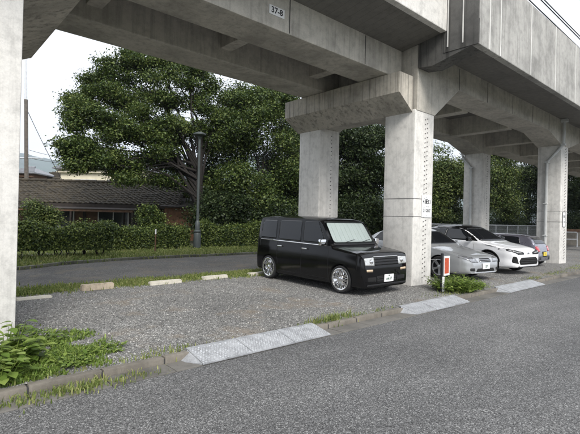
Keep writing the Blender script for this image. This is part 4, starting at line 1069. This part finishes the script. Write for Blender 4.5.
# annex with brown boarded end wall at the right
an = thing('garden_shed', 'brown boarded shed at the right end of the old house', 'shed', frame_at(183, 205, 25.0, R(8))[0], ang + R(8))
boxo('wall', (-.9, 1.6, -.8, 1.2, 0, 2.05), M['shed'], an)
for k in range(16): boxo('board', (-.895 + k * .155, -.75 + k * .155, -.825, -.802, .05, 2.04), M['shed'], an)
bm = bmesh.new(); prism_yz(bm, [(-1.15, 2.0), (1.4, 2.6), (1.4, 2.67), (-1.15, 2.07)], -1.1, 1.9); bobj('roof', bm, M['woodd'], an)
# houses further back
def back_house(name, label, px, D, W_, Dp, zw, zr, wall, roof, wins, rz=0):
    loc, r0 = frame_at(px, 200, D, rz); t = thing(name, label, 'house', loc, r0)
    boxo('wall', (0, W_, 0, Dp, 0, zw), wall, t)
    ov = .6; a = [(-ov, -ov, zw - .05), (W_ + ov, -ov, zw - .05), (W_ + ov, Dp + ov, zw - .05), (-ov, Dp + ov, zw - .05)]
    bm = bmesh.new(); lo = [bm.verts.new(v) for v in a]; lo2 = [bm.verts.new((v[0], v[1], v[2] + .14)) for v in a]
    in_ = min(W_, Dp) / 2; rd = [bm.verts.new((in_ * .8, Dp / 2, zr)), bm.verts.new((W_ - in_ * .8, Dp / 2, zr))]
    bm.faces.new(lo[::-1])
    for i in range(4): bm.faces.new((lo[i], lo[(i + 1) % 4], lo2[(i + 1) % 4], lo2[i]))
    bm.faces.new((lo2[0], lo2[1], rd[1], rd[0])); bm.faces.new((lo2[1], lo2[2], rd[1])); bm.faces.new((lo2[2], lo2[3], rd[0], rd[1])); bm.faces.new((lo2[3], lo2[0], rd[0]))
    ro = bobj('roof', bm, roof, t)
    tubeo('ridge', [(in_ * .8 - .1, Dp / 2, zr + .03), (W_ - in_ * .8 + .1, Dp / 2, zr + .03)], .16, roof, ro, 8)
    for k in range(1, 9):
        f = k / 9; zz = zw + .09 + (zr - zw - .09) * f
        tubeo('tile_course', [(-ov + (in_ * .8 + ov) * f, -ov + (Dp / 2 + ov) * f, zz + .03), (W_ + ov - (in_ * .8 + ov) * f, -ov + (Dp / 2 + ov) * f, zz + .03)], .045, roof, ro, 6)
    for (x, z, w, h) in wins:
        f_ = boxo('window', (x, x + w, -.06, -.004, z, z + h), M['frame'], t); boxo('pane', (x + .06, x + w - .06, -.075, -.0605, z + .06, z + h - .06), M['glassd'], f_)
    boxo('eave_board', (-.3, W_ + .3, -.32, -.02, zw - .42, zw - .3), M['plaster'] if wall == M['plaster'] else wall, t)
    return t
back_house('cream_house', 'cream two-storey house with a grey hipped roof beyond the tiled house', 60, 46, 9, 6, 6.3, 7.5, M['plaster'], M['tileg'], [(1.6, 4.3, 2.4, .9), (5.2, 4.3, 2, .9)], R(-6))
back_house('brown_house', 'small pinkish-brown house with brown roof at the far left behind the pole', 36, 54, 4.2, 5, 5.9, 7.1, M['pink'], M['tile'], [(.8, 3.6, 1.6, .9)], R(10))
back_house('weathered_house', 'weathered dark house peeking out beside the left pillar', 8, 50, 2.6, 5, 6.1, 7.0, M['wood'], M['tileg'], [(1.2, 4.2, 1.4, .9)], R(3))
# wooded hills
bm = bmesh.new(); pv = None; rg = random.Random(4); prof = []
for i in range(40):
    px = -260 + i * 26; prof.append((px, 158 + 12 * math.sin(i * .55) + rg.uniform(-3, 3) + max(0, (px - 120) * .08)))
front = []; crest = []; back = []
for px, py in prof:
    d = ray(px, 215); f_ = atd(px, 215, 1500); c_ = atd(px, py, 2200); b_ = atd(px, 215, 3200)
    front.append(bm.verts.new((f_.x, f_.y, -5))); crest.append(bm.verts.new(c_)); back.append(bm.verts.new((b_.x, b_.y, -5)))
for i in range(len(prof) - 1):
    bm.faces.new((front[i], front[i + 1], crest[i + 1], crest[i])); bm.faces.new((crest[i], crest[i + 1], back[i + 1], back[i]))
bmesh.ops.subdivide_edges(bm, edges=bm.edges[:], cuts=3, use_grid_fill=True, fractal=.6)
struct(bobj('hills', bm, M['hill'], None, 60))

# ------------------------------------------------------------------ fence and railing
t = thing('mesh_fence', 'low galvanised wire mesh fence along the back of the lot', 'fence', (20, 13.55, .17))
x = 0.
while x <= 30: tubeo('post', [(x, 0, -.1), (x, 0, 1.26)], .03, M['galv'], t, 8); x += 2
tubeo('rail', [(0, 0, 1.22), (30, 0, 1.22)], .036, M['galv'], t, 8); tubeo('rail', [(0, 0, .12), (30, 0, .12)], .02, M['galv'], t, 8)
bm = bmesh.new(); x = 0
while x < 30: tube(bm, [(x, .012, .12), (x, .012, 1.20)], .007, 3, False); x += .09
for z in (.3, .5, .7, .9): tube(bm, [(0, .018, z), (30, .018, z)], .006, 3, False)
mw = bobj('mesh_wire', bm, M['galv'], t); mw['kind'] = 'stuff'
p = atz(565, 247, .12); q = atz(577, 247, .12)
t = thing('pipe_railing', 'low bent steel pipe railing beyond the far pillar', 'railing', (p.x, p.y, .12))
d = q - p; d.z = 0
tubeo('pipe', [(-d.x, -d.y, .95), (d.x * .92, d.y * .92, .95), (d.x, d.y, .88), (d.x, d.y, -.05)], .035, M['galv'], t, 8)
tubeo('pipe', [(-d.x, -d.y, .1), (-d.x, -d.y, .93)], .03, M['galv'], t, 8); tubeo('pipe', [(-d.x, -d.y, .5), (d.x, d.y, .5)], .022, M['galv'], t, 8)
p = atz(566, 232, .12); q = atz(596, 233, .12)
pw = atd(556, 228, 30); qw = atd(600, 229, 30)
t = thing('garden_wall', 'low brown timber-edged planter wall behind the railing at the right edge', 'wall', (pw.x, pw.y, .1), math.atan2((qw - pw).y, (qw - pw).x))
boxo('wall', (0, (qw - pw).length, 0, .3, -.1, .95), M['kerb'], t); boxo('coping', (-.02, (qw - pw).length, -.04, .34, .951, 1.15), M['wood'], t, .02)

# ------------------------------------------------------------------ grass, weeds, gravel
def blades(name, pts, hs, mat, label, rng, width=.006, cat='grass', lean=.5):
    n = len(pts); P = np.array(pts); h = np.array(hs)[:, None]
    a = rng.random(n) * 2 * np.pi; d = np.stack([np.cos(a), np.sin(a), np.zeros(n)], 1); w = np.stack([-np.sin(a), np.cos(a), np.zeros(n)], 1) * width * rng.uniform(.7, 1.5, (n, 1))
    l = rng.random((n, 1)) * lean; up = np.array([0, 0, 1.])
    m_ = P + up * h * .6 + d * h * l * .35; tp = P + up * h * (1 - l * .3) + d * h * l
    q1 = np.stack([P - w, P + w, m_ + w * .8, m_ - w * .8], 1); q2 = np.stack([m_ - w * .8, m_ + w * .8, tp + w * .1, tp - w * .1], 1)
    me = raw_mesh(name, np.concatenate([q1, q2]), 4); me.materials.append(mat)
    ob = mesh_obj(name, me); ob['kind'] = 'stuff'; ob['label'] = label; ob['category'] = cat; return ob
rng = np.random.default_rng(5)
def scatter_strip(n, fx, fy, dens=None):
    out = []
    while len(out) < n:
        x, y = fx(), fy()
        if dens and rng.random() > dens(x, y): continue
        out.append((x, y))
    return out
def clump(x, y, s=1.0): return .5 + .5 * math.sin(x * 2.7 * s + 1.3 * math.sin(y * 2.1 * s)) * math.sin(y * 3.3 * s + 1.7 * math.sin(x * 1.9 * s))
# verge grass
def farY(x): return interp(far, x)
pts, hs = [], []
for x, y in scatter_strip(34000, lambda: rng.uniform(-1, 22), lambda: rng.uniform(11.3, 17.3), lambda x, y: (0 if y < farY(x) - .06 else (.55 if y < farY(x) + .2 else 1) * (.3 + .7 * clump(x, y)) * (1 if y < farY(x) + 2.6 else .5))):
    pts.append((x, y, (vz(x, y) - .01) if y > farY(x) + .13 else (.195 if y > farY(x) else .12))); hs.append(rng.uniform(.03, .13))
blades('verge_grass', pts, hs, M['grass'], 'rough green grass on the verge between path kerb and hedge', rng, .012)
# grass line along the wheel stops
pts, hs = [], []
for x, y in scatter_strip(22000, lambda: rng.uniform(.4, 9.5), lambda: rng.normal(8.78, .20), lambda x, y: (.12 + .88 * clump(x * .6, y, 1.2)) * (1 if (x < 2.4 or x > 3.3) else .45)):
    pts.append((x, y, .115 if y > 8.9 else bumpz(x, y) - .008)); hs.append(rng.uniform(.02, .09))
blades('lot_edge_grass', pts, hs, M['grass'], 'patchy grass growing along the row of wheel stops', rng, .008)
# weeds on the left corner, along the kerb and in front of the pillar
pts, hs = [], []
def lw(x, y):
    d = ((x - .95) / .85) ** 2 + ((y - 5.0) / 1.25) ** 2
    return max(0, 1.1 - d) * max(0, clump(x * 2.6, y * 2.6) - .25) ** 1.3
for x, y in scatter_strip(12000, lambda: rng.uniform(.3, 2.5), lambda: rng.uniform(4.2, 6.7), lw):
    pts.append((x, y, bumpz(x, y) - .008)); hs.append(rng.uniform(.015, .07))
blades('corner_weeds', pts, hs, M['weed'], 'low bright weeds spreading over the gravel at the left corner', rng, .007, lean=1.1)
pts, hs = [], []
cl = [(.75, 3.92, .22, .8), (1.15, 3.95, .16, .9), (1.55, 3.93, .2, .4), (.9, 4.2, .3, .6), (4.75, 4.27, .25, 1.2), (5.15, 4.24, .15, .5), (8.55, 4.45, .5, 1.0), (9.1, 4.4, .5, .9), (2.1, 4.19, .2, .4), (1.95, 4.24, .35, .5), (4.4, 4.22, .15, .4), (5.8, 4.2, .25, .2), (12.6, 4.3, .3, .4), (14.6, 4.4, .5, .7), (17, 4.5, .9, .9), (19, 4.6, 1.0, .9)]
for cx, cy, s_, dn in cl:
    for _ in range(int(480 * dn)):
        x, y = rng.normal(cx, s_), rng.normal(cy, .05 + s_ * .10)
        if rng.random() > .15 + clump(x * 4, y * 4): continue
        if KY - .30 < y < KY + .035: z = .01
        elif y < KY - .3: z = 0
        elif y < KY + .125: z = None
        else: z = bumpz(x, y) - .006
        if z is None: continue
        pts.append((x, y, z)); hs.append(rng.uniform(.015, .075) * (1.8 if dn > 1 else 1))
blades('kerb_grass', pts, hs, M['grass'], 'tufts of grass growing along the kerb', rng, .0045, lean=.9)
def weed_plant(label, x, y, h, spread, n, size, mat, seed):
    rng2 = np.random.default_rng(seed); rg = random.Random(seed)
    t = thing('weed_plant', label, 'plant', (x, y, bumpz(x, y) - .01))
    bm = bmesh.new(); stemm = bmesh.new()
    for s_ in range(n):
        a = rg.uniform(0, 6.28); r_ = spread * math.sqrt(rg.random()); hh = h * rg.uniform(.45, 1.0) * (1 - .35 * (r_ / spread) ** 2)
        b0 = Vector((math.cos(a) * r_ * .45, math.sin(a) * r_ * .45, 0)); tp = Vector((math.cos(a) * r_, math.sin(a) * r_, hh))
        tube(stemm, [b0, b0.lerp(tp, .5) + Vector((0, 0, hh * .1)), tp], [.005, .004, .002], 4)
        for k in range(6):
            f = .3 + .7 * k / 5; c0 = b0.lerp(tp, f); ang_ = rg.uniform(0, 6.28); L = size * rg.uniform(.6, 1.2) * (1.1 - .35 * f)
            d = Vector((math.cos(ang_), math.sin(ang_), rg.uniform(-.15, .4))).normalized(); w = d.cross(Vector((0, 0, 1))).normalized(); up = w.cross(d)
            prof_ = ((0, .02), (.18, .26), (.4, .36), (.65, .27), (.85, .12), (1, .005)); L_, R_, Mi = [], [], []
            for u, hw_ in prof_:
                c = c0 + d * L * (u + .1) - Vector((0, 0, 1)) * (u ** 2) * L * .35
                L_.append(bm.verts.new(c + w * hw_ * L + up * .05 * L)); R_.append(bm.verts.new(c - w * hw_ * L + up * .05 * L)); Mi.append(bm.verts.new(c))
            for i in range(5):
                bm.faces.new((L_[i], L_[i + 1], Mi[i + 1], Mi[i])); bm.faces.new((Mi[i], Mi[i + 1], R_[i + 1], R_[i]))
    me = bpy.data.meshes.new('leaves'); bm.to_mesh(me); bm.free(); me.shade_smooth(); mesh_obj('leaves', me, mat, t)
    bobj('stem', stemm, M['weed'], t)
weed_plant('broad-leaved bright green weed at the foot of the left pillar', .74, 4.80, .44, .36, 60, .13, M['weed'], 1)
weed_plant('leafy weed at the lower left corner by the kerb', .62, 4.38, .30, .25, 22, .12, M['weed'], 2)
weed_plant('small leafy weed on the gravel right of the left pillar', 1.22, 5.5, .14, .28, 30, .06, M['weed'], 4)
weed_plant('low leafy weed beside the kerb at the lower left', 1.25, 4.55, .16, .32, 40, .06, M['weed'], 6)
weed_plant('tiny weed in the gravel nearest the long steel ramp', 1.7, 4.75, .10, .22, 20, .05, M['weed'], 7)
weed_plant('bushy yellow-green weed around the orange marker post', 8.72, 4.54, .40, .60, 190, .085, M['weed'], 3)
weed_plant('small leafy weed right of the marker post, near the kerb', 9.32, 4.50, .28, .44, 100, .075, M['weed'], 5)
# loose gravel stones
def gravel(n, seed):
    rng2 = np.random.default_rng(seed)
    x = rng2.uniform(.8, 1, n); 
    X = 1.0 + rng2.random(n) ** 1.2 * 12; Y = rng2.uniform(4.25, 8.6, n)
    s_ = rng2.uniform(.004, .0105, n); base = np.array([(1, 0, 0), (0, 1, 0), (-1, 0, 0), (0, -1, 0), (0, 0, .8), (0, 0, -.8)])
    Z = np.array([bumpz(a, b) for a, b in zip(X, Y)])
    V_ = base[None] * s_[:, None, None] * rng2.uniform(.6, 1.4, (n, 6, 1)); th = rng2.random(n) * 6.28
    c, s2 = np.cos(th)[:, None], np.sin(th)[:, None]
    V_ = np.stack([V_[..., 0] * c - V_[..., 1] * s2, V_[..., 0] * s2 + V_[..., 1] * c, V_[..., 2]], -1) + np.stack([X, Y, Z + .002], 1)[:, None]
    T = np.array([(0, 1, 4), (1, 2, 4), (2, 3, 4), (3, 0, 4)])
    return raw_mesh('gravel', V_[:, T].reshape(-1, 3, 3), 3)
def stonemat():
    t = NT('gravel_stone'); v = t.vec(); vo = t.n('ShaderNodeTexVoronoi', Scale=30.); t.l(v, vo.inputs['Vector']); sp_ = t.n('ShaderNodeSeparateColor'); t.l(vo.outputs['Color'], sp_.inputs['Color'])
    t.col(t.ramp(sp_.outputs['Red'], [(.1, (.06, .058, .055)), (.5, (.19, .185, .175)), (.9, (.50, .49, .46))])); return t.set(Roughness=.9)
ob = mesh_obj('gravel', gravel(26000, 8), stonemat()); ob['kind'] = 'stuff'; ob['label'] = 'loose grey gravel scattered over the parking lot'; ob['category'] = 'gravel'

# ------------------------------------------------------------------ far haze
bm = bmesh.new(); box(bm, -3300, 3300, -3300, 3300, -8, 700)
hz = bobj('haze', bm); hz['kind'] = 'stuff'; hz['label'] = 'thin bluish haze that softens the far hills'; hz['category'] = 'haze'
hm = bpy.data.materials.new('haze_air'); hm.use_nodes = True; ht = hm.node_tree; ht.nodes.clear()
ho = ht.nodes.new('ShaderNodeOutputMaterial'); hv = ht.nodes.new('ShaderNodeVolumePrincipled')
hv.inputs['Color'].default_value = (.80, .88, 1.0, 1); hv.inputs['Density'].default_value = .00028; hv.inputs['Anisotropy'].default_value = .2
ht.links.new(hv.outputs['Volume'], ho.inputs['Volume']); hz.data.materials.append(hm)

# bring the whole place to real metres (camera at 1.71 m eye height)
K = 1.14
for ob in list(S.objects):
    if ob.parent is None and ob.type != 'LIGHT':
        ob.location = ob.location * K
        if ob.type != 'CAMERA' and ob.name != 'haze': ob.scale = ob.scale * K
